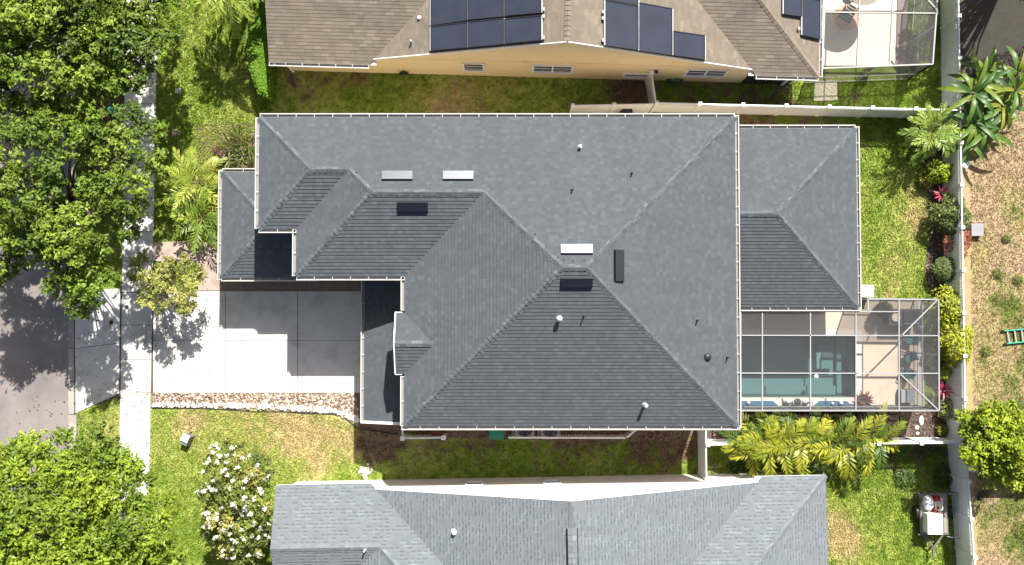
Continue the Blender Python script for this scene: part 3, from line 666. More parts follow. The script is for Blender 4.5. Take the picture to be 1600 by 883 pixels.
window(house, (b_-o+.005, r1+2.5, 4.2), (0,1,0), (1,0,0), 1.8, 1.2); window(house, (b_-o+.005, r1-2.5, 4.2), (0,1,0), (1,0,0), 1.8, 1.2)
window(house, (a3+o-.005, r3, 4.2), (0,-1,0), (-1,0,0), 1.5, 1.3)
for x in (-6, -1.5, 3.5): window(house, (x, n_-o+.005, 4.2), (-1,0,0), (0,1,0), 1.2, 1.1)
for x in (-3, 1.0, 5.0): window(house, (x, s_+o-.005, 4.2), (1,0,0), (0,-1,0), 1.2, 1.1)
m = MB(); m.box2((ex1-o+.003-2.9, yw-.04, .05), (ex1-o-.5, yw-.003, 2.1)); m.build('sliding_door', M['glass'], house)
m = MB()
for x in (PX(602, 0), ): m.box2((PX(580,HL), gy0+.26, 0), (PX(580,HL)+.07, gy0+.297, HL-.2))
m.build('downspout', M['white'], house)
# ---------------------------------------------------------------- the two neighbouring houses
def neighbour(name, label, mat_roof, mat_wall, e0, e1, h, gx, xL, xR, w3, sy, ends, gable_v, gutters_on, oh):
    """e0/e1: two pixels on the near eave; gx: gable feet; sy: +1 interior towards image top, -1 towards image bottom"""
    p0, p1 = P(*e0, h), P(*e1, h); rz = math.atan2(p1.y - p0.y, p1.x - p0.x); org = P(800, e0[1], h); org = p0 + (p1 - p0) * ((0 - p0.x) / (p1.x - p0.x))
    t = thing(name, label, 'house', (org.x, org.y, 0), rz); LOCAL.add(t.name)
    inv = (Matrix.Translation((org.x, org.y, 0)) @ Matrix.Rotation(rz, 4, 'Z')).inverted()
    L = lambda u, v, hh: inv @ P(u, v, hh)
    W = lambda x, y, z: Vector((x, sy * y, z))
    x0, x1 = L(xL, e0[1], h).x, L(xR, e1[1], h).x; g0, g1 = L(gx[0], e0[1], h).x, L(gx[1], e1[1], h).x
    ga = (g0 + g1) / 2; wg = (g1 - g0) / 2; zg = h + m_ * wg; zz = lambda y: h + m_ * y; yr = oh
    mb = MB(); CP = []
    apex = W(ga, wg, zg); fr = W(ga, yr, zg)
    # left part
    if ends[0] == 'wing':
        a2x = x0 + 2.1
        k3 = W(a2x + w3, w3, zz(w3)); roof_face(mb, [W(x0,0,h), W(g0,0,h), apex, W(a2x+wg,wg,zg), k3, W(x0,w3,zz(w3))])
        roof_face(mb, [W(x0,2*w3,h), W(x0,w3,zz(w3)), k3, W(a2x,2*w3,h)]); roof_face(mb, [W(a2x,2*w3,h), k3, W(a2x+wg,wg,zg), W(a2x,2*wg,h)])
        CP.append((W(x0,w3,zz(w3)), k3)); CP.append((k3, W(a2x+wg,wg,zg)))
        back_l = W(a2x+wg,wg,zg); back_f = W(a2x,2*wg,h)
    else:
        roof_face(mb, [W(x0,0,h), W(g0,0,h), apex, W(x0,wg,zg)]); back_l = W(x0,wg,zg); back_f = W(x0,2*wg,h)
    roof_face(mb, [W(x1,0,h), W(g1,0,h), apex, W(x1-wg,wg,zg)] if x1 - wg > ga else [W(x1,0,h), W(g1,0,h), W(g1-(g1-x1+wg)*0,0,h), apex])
    roof_face(mb, [W(x1,0,h), W(x1,2*wg,h), W(x1-wg,wg,zg)]); CP.append((W(x1,0,h), W(x1-wg,wg,zg)))
    # gable slopes
    roof_face(mb, [W(g0,yr,h), fr, apex, W(g0,0,h)] if yr < 0 else [W(g0+yr/1.0,yr,zz(yr)), fr, apex])
    roof_face(mb, [W(g1,yr,h), fr, apex, W(g1,0,h)] if yr < 0 else [W(g1-yr,yr,zz(yr)), fr, apex])
    CP.append((fr, apex))
    roof_face(mb, [back_f, W(x1,2*wg,h), W(x1-wg,wg,zg), back_l]); CP.append((back_l, W(x1-wg,wg,zg)))
    roof = mb.build('roof', mat_roof, t); [caps(roof, M['cap_pale'] if mat_roof is M['roof_pale'] else mat_roof, *q) for q in CP]
    # walls with the gable
    wy = gable_v; b = MB()
    b.prism([(x0+.3, sy*wy), (x1-.4, sy*wy), (x1-.4, sy*(2*wg-.4)), (x0+.3, sy*(2*wg-.4))], 0, h-.06)
    zb = lambda x: h + m_ * (wg - abs(x - ga)) - .05
    tri = [W(g0+.25, wy, h-.12), W(g1-.25, wy, h-.12), W(ga, wy, zg-.1)]; b.face(tri if sy > 0 else tri[::-1])
    b.build('wall', mat_wall, t)
    for sp_ in ([(x0,0),(g0+.3,0),(g0+.3,sy*(wy+.1)),(x0,sy*(wy+.1))], [(g1-.3,0),(x1,0),(x1,sy*(wy+.1)),(g1-.3,sy*(wy+.1))]):
        s = MB(); s.prism(sp_, h-.16, h-.04); s.build('soffit', M['white'], t)
    f = MB()
    for g_ in (g0, g1): f.bar(W(g_, yr - .03, h - .06), W(ga, yr - .03, zg - .06), .035, .15)
    f.build('rake_fascia', M['white'], t)
    for a, b2 in gutters_on(x0, x1, g0, g1):
        g = MB(); q = (W(*a, h), W(*b2, h)); gutter(g, *(q if sy > 0 else q[::-1])); g.build('gutter', M['gutter'], t)
    return t, roof, L, W, dict(x0=x0, x1=x1, g0=g0, g1=g1, ga=ga, wg=wg, zg=zg, h=h, wy=wy)
STEP[0] = 0.011
top, top_roof, TL, TW, T = neighbour('tan_roof_house', 'yellow stucco house with weathered tan roof and solar panels at the top', M['roof_tan'], M['stucco_yellow'],
    (500,99), (1230,119), 2.75, (577,1181), 420, 1279, 0, 1, ('gable', 'hip'), 0.33, lambda x0, x1, g0, g1: [((x0,0),(g0,0)), ((g1,0),(x1,0)), ((x1,0),(x1,10))], 0.26)
STEP[0] = 0.016
bot, bot_roof, BL, BW, B = neighbour('pale_roof_house', 'white stucco house with pale blue grey shingle roof at the bottom', M['roof_pale'], M['stucco_white'],
    (500,757), (1270,743), 2.75, (580,1190), 431, 1290, 2.45, -1, ('wing', 'hip'), 0.30, lambda x0, x1, g0, g1: [], 0.24)
def gable_h(Tt, x, y):      # height of roof over local (x, y)
    v = [m_ * min(y, 99)]
    k = m_ * (Tt['wg'] - abs(x - Tt['ga'])); e = m_ * (Tt['x1'] - x)
    return Tt['h'] + min(max(m_ * y, k), e if x > Tt['g1'] - 6 else 99)
def top_pt(u, v, face):
    h = T['h'] + 1
    for _ in range(40):
        p = TL(u, v, h)
        h = T['h'] + m_ * {'w': p.x - T['g0'], 'e': T['g1'] - p.x, 'E': T['x1'] - p.x, 's': p.y}[face]
    return TL(u, v, h)
# solar panels: corner pixels and slope
def solar(u0, u1, v0, v1, face):
    q = [top_pt(u0, v1[0], face), top_pt(u1, v1[1], face), top_pt(u1, v0[1], face), top_pt(u0, v0[0], face)]
    n = (q[1] - q[0]).cross(q[3] - q[0]).normalized()
    if n.z < 0: n = -n
    up = n * .13; m = MB(); qq = [p + up for p in q]; lo = [p + n * .09 for p in q]
    m.poly_idx(lo + qq, [(4,5,6,7), (3,2,1,0), (0,1,5,4), (1,2,6,5), (2,3,7,6), (3,0,4,7)]); o = m.build('solar_panel', M['panel'], top)
    f = MB()
    for i in range(4): a, b = qq[i] , qq[(i+1) % 4]; f.bar(a, b, .035, .05, up=n)
    f.build('frame', M['panel_edge'], o)
    for s in (.25, .75):
        r = MB()
        a = q[0].lerp(q[3], s) + n * .06; b = q[1].lerp(q[2], s) + n * .06; d = (b - a).normalized() * .06; r.bar(a - d, b + d, .05, .04, up=n); r.build('rail', M['alu'], o)
    for i in (1, 3):
        r = MB(); a, b = qq[i], qq[(i+1) % 4]; a = a - n*.02; b = b - n*.02; ofs = (qq[1]-qq[0]).normalized() * (.045 if i == 1 else -.045); r.bar(a + ofs, b + ofs, .05, .05, up=n); r.build('side_rail', M['pipe'], o)
for u0, u1, top_, bot_, fc in ((676,732,(-38,-46),(41,33),'w'), (676,732,(43,36),(80,75),'w'), (734,789,(-46,-52),(32,27),'w'), (734,789,(36,30),(75,70),'w'), (791,847,(-52,-58),(26,21),'w'), (791,847,(31,26),(69,64),'w'),
        (944,994,(-60,-50),(0,9),'e'), (944,994,(2,11),(72,79),'e'), (997,1047,(6,15),(80,87),'e'), (1050,1098,(50,57),(87,94),'e'), (1222,1249,(-60,-55),(23,27),'E'), (1251,1278,(-4,2),(56,62),'E')):
    solar(u0, u1, top_, bot_, fc)
m = MB()
for u, v, f in ((849,16,'w'),(849,27,'w'),(849,60,'w'),(942,20,'e'),(942,30,'e'),(942,64,'e'),(1247,46,'E')): m.box(top_pt(u, v, f) + Vector((0,0,.12)), (.10, .14, .08))
m.build('rail_bracket', M['alu'], top)
vent_pipe('vent_pipe', top_pt(656, 30, 's'), top_roof, .065, .2, M['white'], True); vent_pipe('vent_pipe', top_pt(643, 66, 'w'), top_roof, .04, .28)
wy = T['wy'] - .0
for u0, u1, z, n in ((721,757,2.2,1), (831,897,2.2,2), (1073,1140,2.2,2)):
    a = TL(u0, 103, 2.2); b = TL(u1, 103, 2.2); window(top, ((a.x+b.x)/2, wy - .005, 1.75), (1,0,0), (0,-1,0), b.x - a.x - .2, 1.0, n)
a = TL(975, 110, 1.2); b = TL(1020, 110, 1.2); window(top, ((a.x+b.x)/2, wy - .005, 1.0), (1,0,0), (0,-1,0), b.x - a.x - .1, .45, 1, True, False)
m = MB(); q = TL(447, 104, 1.5); m.bar((q.x, wy - .06, 0), (q.x, wy - .06, 2.3), .09, .07); m.bar((q.x, wy - .06, 2.3), (q.x - .25, -.08, 2.65), .09, .07); m.build('downspout', M['white'], top)
m = MB(); q = TL(1235, 118, 1.5); m.bar((q.x, wy - .06, 0), (q.x, wy - .06, 2.3), .09, .07); m.bar((q.x, wy - .06, 2.3), (q.x + .25, -.08, 2.65), .09, .07); m.build('downspout', M['white'], top)
m = MB(); a = TL(1165, 118, 1); m.box2((a.x, wy - .04, 0), (a.x + 2.2, wy - .004, 2.2)); m.build('sliding_door', M['glass'], top)
m = MB(); a = TL(1024, 118, 1.6); m.lathe((a.x, wy - .09, 1.9), [(.05, -.1), (.08, 0), (.05, .1)], 10); m.build('wall_lamp', M['dark'], top)
# bottom house fittings
def bot_pt(u, v, face):
    h = B['h'] + 1
    for _ in range(40):
        p = BL(u, v, h); h = B['h'] + m_ * {'w': p.x - B['g0'], 'e': B['g1'] - p.x, 'n': -p.y}[face]
    return BL(u, v, h)
vent_pipe('vent_pipe', bot_pt(710, 831, 'w'), bot_roof, .07, .16, M['white'], True); vent_pipe('vent_pipe', bot_pt(570, 860, 'n'), bot_roof, .035, .25)
for u in (741, 863):
    a = BL(u - 12, 755, 1.9); b = BL(u + 12, 755, 1.9); window(bot, ((a.x+b.x)/2, -B['wy'] + .005, 1.75), (-1,0,0), (0,1,0), b.x - a.x, .7, 1, False, False)
m = MB(); ga = B['ga']; y0 = BL(897, 826, B['zg']).y; z = B['zg'] + .06
for s in (-1, 1):
    m.face([Vector((ga, y0, z + .05)), Vector((ga + s*.21, y0, z - .03)), Vector((ga + s*.21, y0 - 4, z - .03)), Vector((ga, y0 - 4, z + .05))][::s])
    m.bar((ga + s*.205, y0, z - .06), (ga + s*.205, y0 - 4, z - .06), .03, .06)
rv = m.build('ridge_vent', M['dark'], bot_roof)
c = MB(); ridge_caps(c, (ga, y0 - 4, z + .045), (ga, y0, z + .05), .36, .22, .03, .06); c.build('vent_cap', M['cap_pale'], bot_roof)

# ---------------------------------------------------------------- fences
def fence(name, label, a, b, h=1.83, lattice=True, sp=1.85, start=True, end=True):
    a = Vector(a); b = Vector(b); a.z = b.z = 0; d = b - a; L = d.length; d.normalize()
    t = thing(name, label, 'fence', a, math.atan2(d.y, d.x)); LOCAL.add(t.name); n = max(1, round(L / sp)); st = L / n; hb = h - (.36 if lattice else .06)
    for i in range(n + 1):
        if (i == 0 and not start) or (i == n and not end): continue
        m = MB(); x = i * st; m.box((x, 0, (h + .06) / 2), (.13, .13, h + .06)); p = m.build('post', M['vinyl'], t)
        c = MB(); c.poly_idx([(x-.085,-.085,h+.06),(x+.085,-.085,h+.06),(x+.085,.085,h+.06),(x-.085,.085,h+.06),(x-.085,-.085,h+.09),(x+.085,-.085,h+.09),(x+.085,.085,h+.09),(x-.085,.085,h+.09),(x,0,h+.14)],
                             [(3,2,1,0),(0,1,5,4),(1,2,6,5),(2,3,7,6),(3,0,4,7),(4,5,8),(5,6,8),(6,7,8),(7,4,8)]); c.build('post_cap', M['vinyl'], p)
    for i in range(n):
        m = MB(); x0, x1 = i * st + .065, (i + 1) * st - .065; k = max(1, round((x1 - x0) / .19)); w = (x1 - x0) / k
        for j in range(k): m.box(((x0 + w * (j + .5)), 0, hb / 2 + .03), (w - .006, .024 + .004 * (j % 2), hb - .1))
        for z in (.09, hb): m.box(((x0 + x1) / 2, 0, z), (x1 - x0, .05, .13 if z > 1 else .15))
        if lattice:
            m.box(((x0 + x1) / 2, 0, h - .02), (x1 - x0, .055, .07)); q0 = hb + .05; q1 = h - .05; dz = q1 - q0; x = x0 - dz
            while x < x1:
                for sg in (1, -1):
                    A_ = (x, q0) if sg > 0 else (x, q1); B__ = (x + dz, q1) if sg > 0 else (x + dz, q0)
                    s0 = max(0, (x0 - x) / dz); s1 = min(1, (x1 - x) / dz)
                    if s1 - s0 > .05:
                        pa = Vector((A_[0] + dz * s0, .006 * sg, A_[1] + (B__[1] - A_[1]) * s0)); pb = Vector((A_[0] + dz * s1, .006 * sg, A_[1] + (B__[1] - A_[1]) * s1))
                        m.bar(pa, pb, .010, .035, up=Vector((0, 1, 0)).cross((pb - pa).normalized()))
                x += .125
        m.build('panel', M['vinyl'], t)
    return t
Ft = lambda u, v: P(u, v, 1.83)
fence('vinyl_fence', 'long white vinyl fence with lattice top between the back yards and the dry field', Ft(1497,-40), Ft(1509,691))
fence('vinyl_fence', 'white vinyl fence beside the dry field right of the pale roofed house', Ft(1509,693), Ft(1527,930), start=False)
fence('vinyl_fence', 'white lattice topped fence between tan roofed house and the rear roof', Ft(1026,161), Ft(1498,172), end=False)
fence('vinyl_fence', 'short white solid fence along the main roof gutter right of bare soil', Ft(895,165), Ft(1024,162.5), lattice=False, end=False)
fence('vinyl_fence', 'short white cross fence ending at the yellow wall', Ft(1018,113), Ft(1025,159), lattice=False, end=False, sp=1.5)
fence('vinyl_fence', 'white lattice fence running under the yellow palms to the back fence', Ft(1106,695), Ft(1506,692), end=False)
fence('vinyl_fence', 'short white cross fence beside the pale roofed house', Ft(1103,668), Ft(1104,749), lattice=False)
fence('vinyl_fence', 'white fence in the dry field behind the yellow green tree', Ft(1516,737), Ft(1700,742), lattice=False, start=False)
def low_screen(name, label, pts, h, postw=.1, posts=None):
    t = thing(name, label, 'fence', (*[(P(*pts[0], h))[i] for i in (0, 1)], 0)); w = [P(u, v, h) for u, v in pts]
    for i, p in enumerate(w):
        if posts and i in posts:
            m = MB(); m.box((p.x, p.y, h / 2 + .02), (.15, .15, h + .04)); m.box((p.x, p.y, h + .05), (.2, .2, .03)); m.build('post', M['vinyl'], t)
    for a, b in zip(w[:-1], w[1:]):
        m = MB(); a = Vector((a.x, a.y, 0)); b = Vector((b.x, b.y, 0)); d = (b - a).normalized() * .04
        m.bar(a + d + Vector((0,0,h-.04)), b - d + Vector((0,0,h-.04)), .07, .09); k = max(2, int((b - a).length / .14))
        for j in range(k): q = a.lerp(b, (j + .5) / k); m.box((q.x, q.y, h / 2 - .04), (.09, .03, h - .12) if abs((b-a).x) > abs((b-a).y) else (.03, .09, h - .12))
        m.build('panel', M['vinyl'], t)
low_screen('low_screen_fence', 'low white screen with square posts hiding the brown shutters beside the main house', [(629,667),(629,685),(693,684)], 1.2, posts=(1, 2))
low_screen('low_screen_fence', 'low white screen with an angled end in front of the air conditioners', [(793,684),(979,684.5),(998,668)], 1.2)
# ---------------------------------------------------------------- pool, patio and screen enclosures
dk = [(1110,484),(1358,484),(1358,469),(1441,469),(1441,637),(1110,637)]
m = MB(); x0, y0, x1, y1 = POOL; X0 = PX(1100,0,560); X1 = PX(1441,0,560); Y0 = PY(636,0,1250); Y1 = PY(470,0,1300); YL = PY(440,0,1250); XR = PX(1326,0,480)
for r_ in ((X0,y1,X1,Y1), (X0,Y1,XR,YL), (x1,Y0,X1,y1), (X0,Y0,x1,y0)): m.box2((r_[0],r_[1],-.05), (r_[2],r_[3],.06))
tag(m.build('pool_deck', M['deck']), kind='structure')
m = MB(); q = [P(1432,472), P(1442,472), P(1443,636), P(1433,636)]; m.prism([(p.x,p.y) for p in q], 0, .10); tag(m.build('deck_kerb', M['concrete']), kind='structure')
pool = thing('swimming_pool', 'rectangular swimming pool with teal water under the screen enclosure', 'pool', ((x0+x1)/2, (y0+y1)/2, 0))
m = MB(); D = -1.35
m.face([(x0,y0,D),(x1,y0,D),(x1,y1,D),(x0,y1,D)]); t_ = .055
m.face([(x0,y0,t_),(x0,y1,t_),(x0,y1,D),(x0,y0,D)][::-1]); m.face([(x1,y0,t_),(x1,y1,t_),(x1,y1,D),(x1,y0,D)]); m.face([(x0,y0,t_),(x1,y0,t_),(x1,y0,D),(x0,y0,D)]); m.face([(x0,y1,t_),(x1,y1,t_),(x1,y1,D),(x0,y1,D)][::-1])
m.build('basin', M['plaster'], pool)
m = MB(); sx0 = PX(1286,0,560); sx1 = PX(1312,0,560); sy0 = PY(578,0,1300); sy1 = PY(541,0,1300)
m.box2((sx0, sy0, D), (sx1, sy1, -.95)); m.build('sun_patch_block', M['plaster'], pool)  # raised block shaped after a sunlit rectangle on the pool floor
m = MB(); m.box2((PX(1319,0,560), y0 + .02, D), (x1 - .01, y1 - .02, -1.05)); m.build('tanning_ledge', M['plaster'], pool)
m = MB(); m.box2((x0 + .02, y0 + .02, D), (x1 - .5, y0 + .45, -1.15)); m.build('bench', M['plaster'], pool)
m = MB()
m.box2((x1-.005, y0-.1, .0), (x1+.28, y1+.1, .075)); m.box2((x0, y1-.005, 0), (x1+.28, y1+.28, .078)); m.build('coping', M['deck_white'], pool)
m = MB(); nx = 24
m.face([(x0+.005,y0+.005,-.09),(x1-.005,y0+.005,-.09),(x1-.005,y1-.005,-.09),(x0+.005,y1-.005,-.09)]); m.build('water', M['water'], pool)
m = MB(); p = P(1275, 588, -.1); m.lathe((p.x, p.y, -.08), [(.1, 0), (.1, .04), (.03, .05)], 14); m.build('skimmer_float', M['vinyl'], pool)
# raised water feature wall
wt = thing('raised_pool_wall', 'low cream wall with two blue tiled spillways along the lower edge of the pool', 'wall', (P(1245,630).x, P(1245,630).y, 0))
m = MB(); ya = PY(622.5,.35,1245); yb = PY(640,.35,1245); m.box2((X0+1, yb, .06), (PX(1337,.35,630), ya, .38)); m.build('wall_body', M['deck_white'], wt)
for ua, ub in ((1150,1217),(1270,1332)):
    m = MB(); pa, pb = P(ua,626.5,.4), P(ub,634.5,.4); m.box2((pa.x, pb.y, .384), (pb.x, pa.y, .40)); sp_ = m.build('spillway', M['tile_blue'], wt)
    m = MB()
    for s in (0, 1):
        x = (pa.x, pb.x)[s]; sg = (1, -1)[s]; m.prism([(x, pa.y), (x + sg*.28, pa.y), (x, pb.y)] if sg > 0 else [(x, pa.y), (x - .28, pa.y), (x, pb.y)], .402, .42)
    m.build('corner_stone', M['deck_white'], sp_)
def globe(label, u, v, r=.08, z=.40):  # white ball ornament on the tile strip, gives off no light
    p = P(u, v, z); m = MB(); m.lathe((p.x, p.y, z), [(r*.5, 0), (r*.45, .03), (r*.8, r*.6), (r, r*1.2), (r*.8, r*1.85), (r*.3, r*2.2), (r*.02, r*2.25)], 16)
    tag(m.build('globe_ornament', M['vinyl'], smooth=True), label, 'ornament', 'white globe ornaments on the blue tile')
globe('white globe ornament on the left blue tile strip beside the main gutter', 1169, 629); globe('smaller white globe ornament on the right blue tile strip, left of its pair', 1300, 630, .06); globe('larger white globe ornament on the right blue tile strip', 1313, 629.5, .095)
def bowl(name, label, u, v, r, z=.38, fill=None):
    p = P(u, v, z); t = thing(name, label, 'planter', (p.x, p.y, z)); m = MB(); m.lathe((p.x, p.y, z), [(r*.6, 0), (r*.8, .06), (r, .16), (r, .2), (r*.85, .2), (r*.8, .14)], 18); m.build('bowl', M['pipe'], t)
    n = 260; q = rng.normal(0, 1, (n, 3)); q /= np.linalg.norm(q, axis=1)[:, None]; q[:, 2] = abs(q[:, 2]); c = np.array([p.x, p.y, z + .14]) + q * r * .75
    LV(c, q, .06, .035, np.array(fill or (.09, .14, .04)), 'foliage', M['leaf'], t)
def statue(label, u, v, sg):
    p = P(u, v, .38); m = MB(); z = .38; a = Vector((p.x, p.y, z))
    m.box(a + Vector((0,0,.03)), (.34, .16, .06)); m.tube([a + Vector((-.13*sg,0,.12)), a + Vector((0,0,.15)), a + Vector((.09*sg,0,.19)), a + Vector((.13*sg,0,.28))], [.05,.075,.07,.045], 10)
    m.tube([a + Vector((.10*sg,0,.27)), a + Vector((.15*sg,0,.32)), a + Vector((.21*sg,0,.29))], [.05,.075,.03], 10)
    for dx in (-.12, .1): m.tube([a + Vector((dx*sg,.05,.14)), a + Vector((dx*sg,.05,.05))], .025, 6); m.tube([a + Vector((dx*sg,-.05,.14)), a + Vector((dx*sg,-.05,.05))], .025, 6)
    tag(m.build('animal_statue', M['pipe'], smooth=True), label, 'statue', 'small grey statues on the pool wall')
statue('small grey animal statue left of the round planter on pool wall', 1230, 628, -1); statue('small grey animal statue right of the round planter on pool wall', 1257, 628, 1)
# leaves helper (also used by the plants)
def leaf_arrays(c, nrm, L, W, col, droop=0.2, out=0.5, r=None):
    r = r or rng; n = len(c); L = np.broadcast_to(L, n) * (0.7 + .6 * r.random(n)); W = np.broadcast_to(W, n) * (0.7 + .6 * r.random(n))
    nrm = nrm + r.normal(0, .35, (n, 3)); nrm /= np.linalg.norm(nrm, axis=1)[:, None]
    t = r.normal(0, 1, (n, 3)); t -= nrm * (t * nrm).sum(1)[:, None]; t /= np.linalg.norm(t, axis=1)[:, None]; s = np.cross(nrm, t)
    b = c - t * (L / 2)[:, None]; tip = c + t * (L / 2)[:, None] - nrm * (L * droop)[:, None]; f = nrm * (W * .18)[:, None]
    V = np.stack([b, c + s * (W / 2)[:, None] + f, tip, c - s * (W / 2)[:, None] + f], 1).reshape(-1, 3)
    col = np.asarray(col, float); col = np.broadcast_to(col, (n, 3)) * (0.72 + .56 * r.random((n, 1)))
    return V, np.arange(n * 4).reshape(n, 4), col
def LV(c, nrm, L, W, col, name, mat, parent, **k):
    V, F, C = leaf_arrays(c, nrm, L, W, col, **k); return np_mesh(name, V, F, 4, C, mat, parent)
bowl('planter_bowl', 'round planter bowl with green plants centred on the cream pool wall', 1244, 628, .2)

def enclosure(name, label, outline, h, beams, mat, wall_edges, doors=(), bw=.05, bh=.08):
    """outline and beams in photograph pixels at roof height h"""
    w = [P(u, v, h) for u, v in outline]; cx = sum((p.x for p in w)) / len(w); cy = sum((p.y for p in w)) / len(w)
    t = thing(name, label, 'enclosure', (cx, cy, 0)); n = len(w)
    for i in range(n):
        a, b = w[i], w[(i+1) % n]; m = MB(); m.bar(a, b, bw * 1.15, bh * 1.15); m.build('roof_beam', mat, t)
    for k, (ua, va, ub, vb) in enumerate(beams):
        m = MB(); dz = Vector((0, 0, .006 * (k % 3) - .012)); m.bar(P(ua, va, h) + dz, P(ub, vb, h) + dz, bw, bh); m.build('brace' if abs(ua-ub) > 6 and abs(va-vb) > 6 else 'roof_beam', mat, t)
    m = MB(); m.face([p - Vector((0,0,.03)) for p in w]); m.build('roof_screen', M['screen'], t)
    for (ia, ib) in wall_edges:
        a, b = w[ia], w[ib]; L = (b - a).length; k = max(1, round(L / 2.0))
        for i in range(k + 1):
            p = a.lerp(b, i / k); m = MB(); m.bar((p.x, p.y, .05), (p.x, p.y, h - .06), bw, bw); m.build('post', mat, t)
        m = MB()
        for z in (.08, .95): m.bar((a.x, a.y, z), (b.x, b.y, z), bw * .8, bw)
        m.build('rail', mat, t)
        m = MB(); m.face([(a.x,a.y,.08),(b.x,b.y,.08),(b.x,b.y,h-.06),(a.x,a.y,h-.06)]); m.build('wall_screen', M['screen_wall'], t)
    return t

enclosure('pool_enclosure', 'grey framed screen enclosure over the teal pool beside the lower right roof', [(1157,641.5),(1467,641.5),(1466,468),(1356,467),(1356,486.5),(1157,486.5)], 2.62,
    [(1191,487,1191,641), (1266,487,1266,641), (1337,487,1337,641), (1404.5,468,1404.5,641), (1157,524,1467,524.5), (1157,583,1467,583.5), (1356,487,1404,487), (1407,526,1464,469), (1407,585,1465,640)],
    M['alu'], [(0,1), (1,2), (2,3)])
# furniture on the patio
def chair(label, u, v, rz, col):
    p = P(u, v, .35); t = thing('patio_chair', label, 'chair', (p.x, p.y, .06), rz, 'teal chairs along the pool deck'); LOCAL.add(t.name); t.scale = (.78, .78, .85)
    m = MB(); m.box((0, 0, .40), (.5, .5, .07)); m.build('seat', col, t)
    m = MB(); m.box((-.24, 0, .66), (.07, .5, .5), Matrix.Rotation(-.25, 3, 'Y')); m.build('backrest', col, t)
    for sy in (-1, 1):
        m = MB(); m.bar((-.25, sy*.26, .58), (.22, sy*.26, .58), .05, .04); m.build('armrest', M['bronze'], t)
        for sx in (-1, 1): m = MB(); m.bar((sx*.21, sy*.25, 0), (sx*.21, sy*.25, .38 if sx < 0 else .57), .035, .035); m.build('leg', M['bronze'], t)
M['teal'] = plain('teal cushion', (.035, .15, .19), .8, 0, .25, scale=8)
chair('teal patio chair nearest the dark grill island', 1421, 531, 2.9, M['teal']); chair('middle teal patio chair along the deck kerb', 1419, 558, 3.5, M['teal']); chair('teal patio chair nearest the grey ottoman', 1416, 582, 2.6, M['teal'])
p = P(1417, 619, .4); t = thing('ottoman', 'square grey ottoman near the lower right deck corner', 'ottoman', (p.x, p.y, .06)); m = MB(); m.box((p.x, p.y, .26), (.62, .62, .3)); m.build('base', plain('grey wicker', (.16,.16,.17), .8), t)
m = MB(); m.box((p.x, p.y, .46), (.58, .58, .1)); m.build('cushion', plain('grey cushion', (.26,.27,.29), .9), t)
p = P(1413, 496, .8); t = thing('grill_island', 'dark barbecue island with steel top at the upper right of the deck', 'grill', (p.x, p.y, .06))
m = MB(); m.box((p.x, p.y, .45), (1.35, .62, .78)); m.build('cabinet', M['dark'], t)
m = MB(); m.box((p.x, p.y, .87), (1.5, .75, .06)); m.build('counter', M['bronze'], t)
m = MB(); m.box((p.x + .25, p.y + .03, .94), (.7, .5, .08)); m.build('cooktop', M['galv'], t); m = MB(); m.tube([(p.x-.08, p.y-.27, 1.0), (p.x+.58, p.y-.27, 1.0)], .02, 8); m.build('handle', M['galv'], t)
m = MB(); m.tube([(p.x - .45, p.y, .9), (p.x - .45, p.y, 1.0)], .19, 16); m.build('pan', M['stucco_beige'], t)
def pot(name, label, u, v, r, h, col, grp=None):
    p = P(u, v, h); t = thing(name, label, 'plant', (p.x, p.y, .06), 0, grp); m = MB(); m.lathe((p.x, p.y, .06), [(r*.65, 0), (r*.8, h*.5), (r, h*.92), (r*1.08, h), (r*.9, h), (r*.85, h*.85)], 18); m.build('pot', col, t); return t, p
t, p = pot('potted_shrub', 'round dark green potted shrub under the top beam of the enclosure', 1377, 484, .3, .55, M['dark'])
q = rng.normal(0, 1, (1200, 3)); q /= np.linalg.norm(q, axis=1)[:, None]; LV(np.array([p.x, p.y, .95]) + q * .38 * (.7 + .3 * rng.random((1200, 1))), q + np.array([0,0,.3]), .07, .04, (.05,.075,.03), 'foliage', M['leaf'], t)
m = MB(); p = P(1353, 455, .6); t = thing('equipment_cabinet', 'plain white box beside the corner of the rear roof gutter', 'cabinet', (p.x, p.y, 0)); m.box((p.x, p.y, .36), (.55, .5, .72)); m.build('body', M['white'], t)
m = MB(); m.box((p.x, p.y, .745), (.6, .55, .05)); m.build('lid', M['white'], t)
# neighbour's pool terrace
m = MB(); pts = [P(1280,-80), P(1403,-80), P(1398,103), P(1278,103)]; m.prism([(p.x,p.y) for p in pts], 0, .05); tag(m.build('terrace', M['deck_white']), kind='structure')
m = MB(); pts = [P(1404,-80), P(1420,-80), P(1415,102), P(1399,102)]; m.prism([(p.x,p.y) for p in pts], 0, .06); tag(m.build('terrace_edge', M['brick_band']), kind='structure')
m = MB(); pts = [P(1273,127), P(1307,126), P(1308,157), P(1271,158)]; m.prism([(p.x,p.y) for p in pts], 0, .06); tag(m.build('door_pad', plain('cream slab', (.62,.55,.42), .85, bump=.2)), kind='structure')
enclosure('pool_enclosure', 'white framed screen enclosure over the pale terrace of the tan roofed house', [(1284,107),(1457,100.5),(1470,-80),(1292,-80)], 2.62,
    [(1289,19,1466,21), (1292,-80,1285,106), (1346,-80,1339,105), (1399,-80,1390,103), (1448,-2,1466,18)], M['frame_white'], [(0,1), (1,2)])
p = P(1324, -2, 0); t = thing('parasol', 'pale round garden parasol with a pointed finial casting a round shadow on the terrace', 'parasol', (p.x, p.y, .05))
m = MB(); m.tube([(p.x, p.y, .05), (p.x, p.y, 2.55)], .025, 10); m.build('pole', M['bronze'], t)
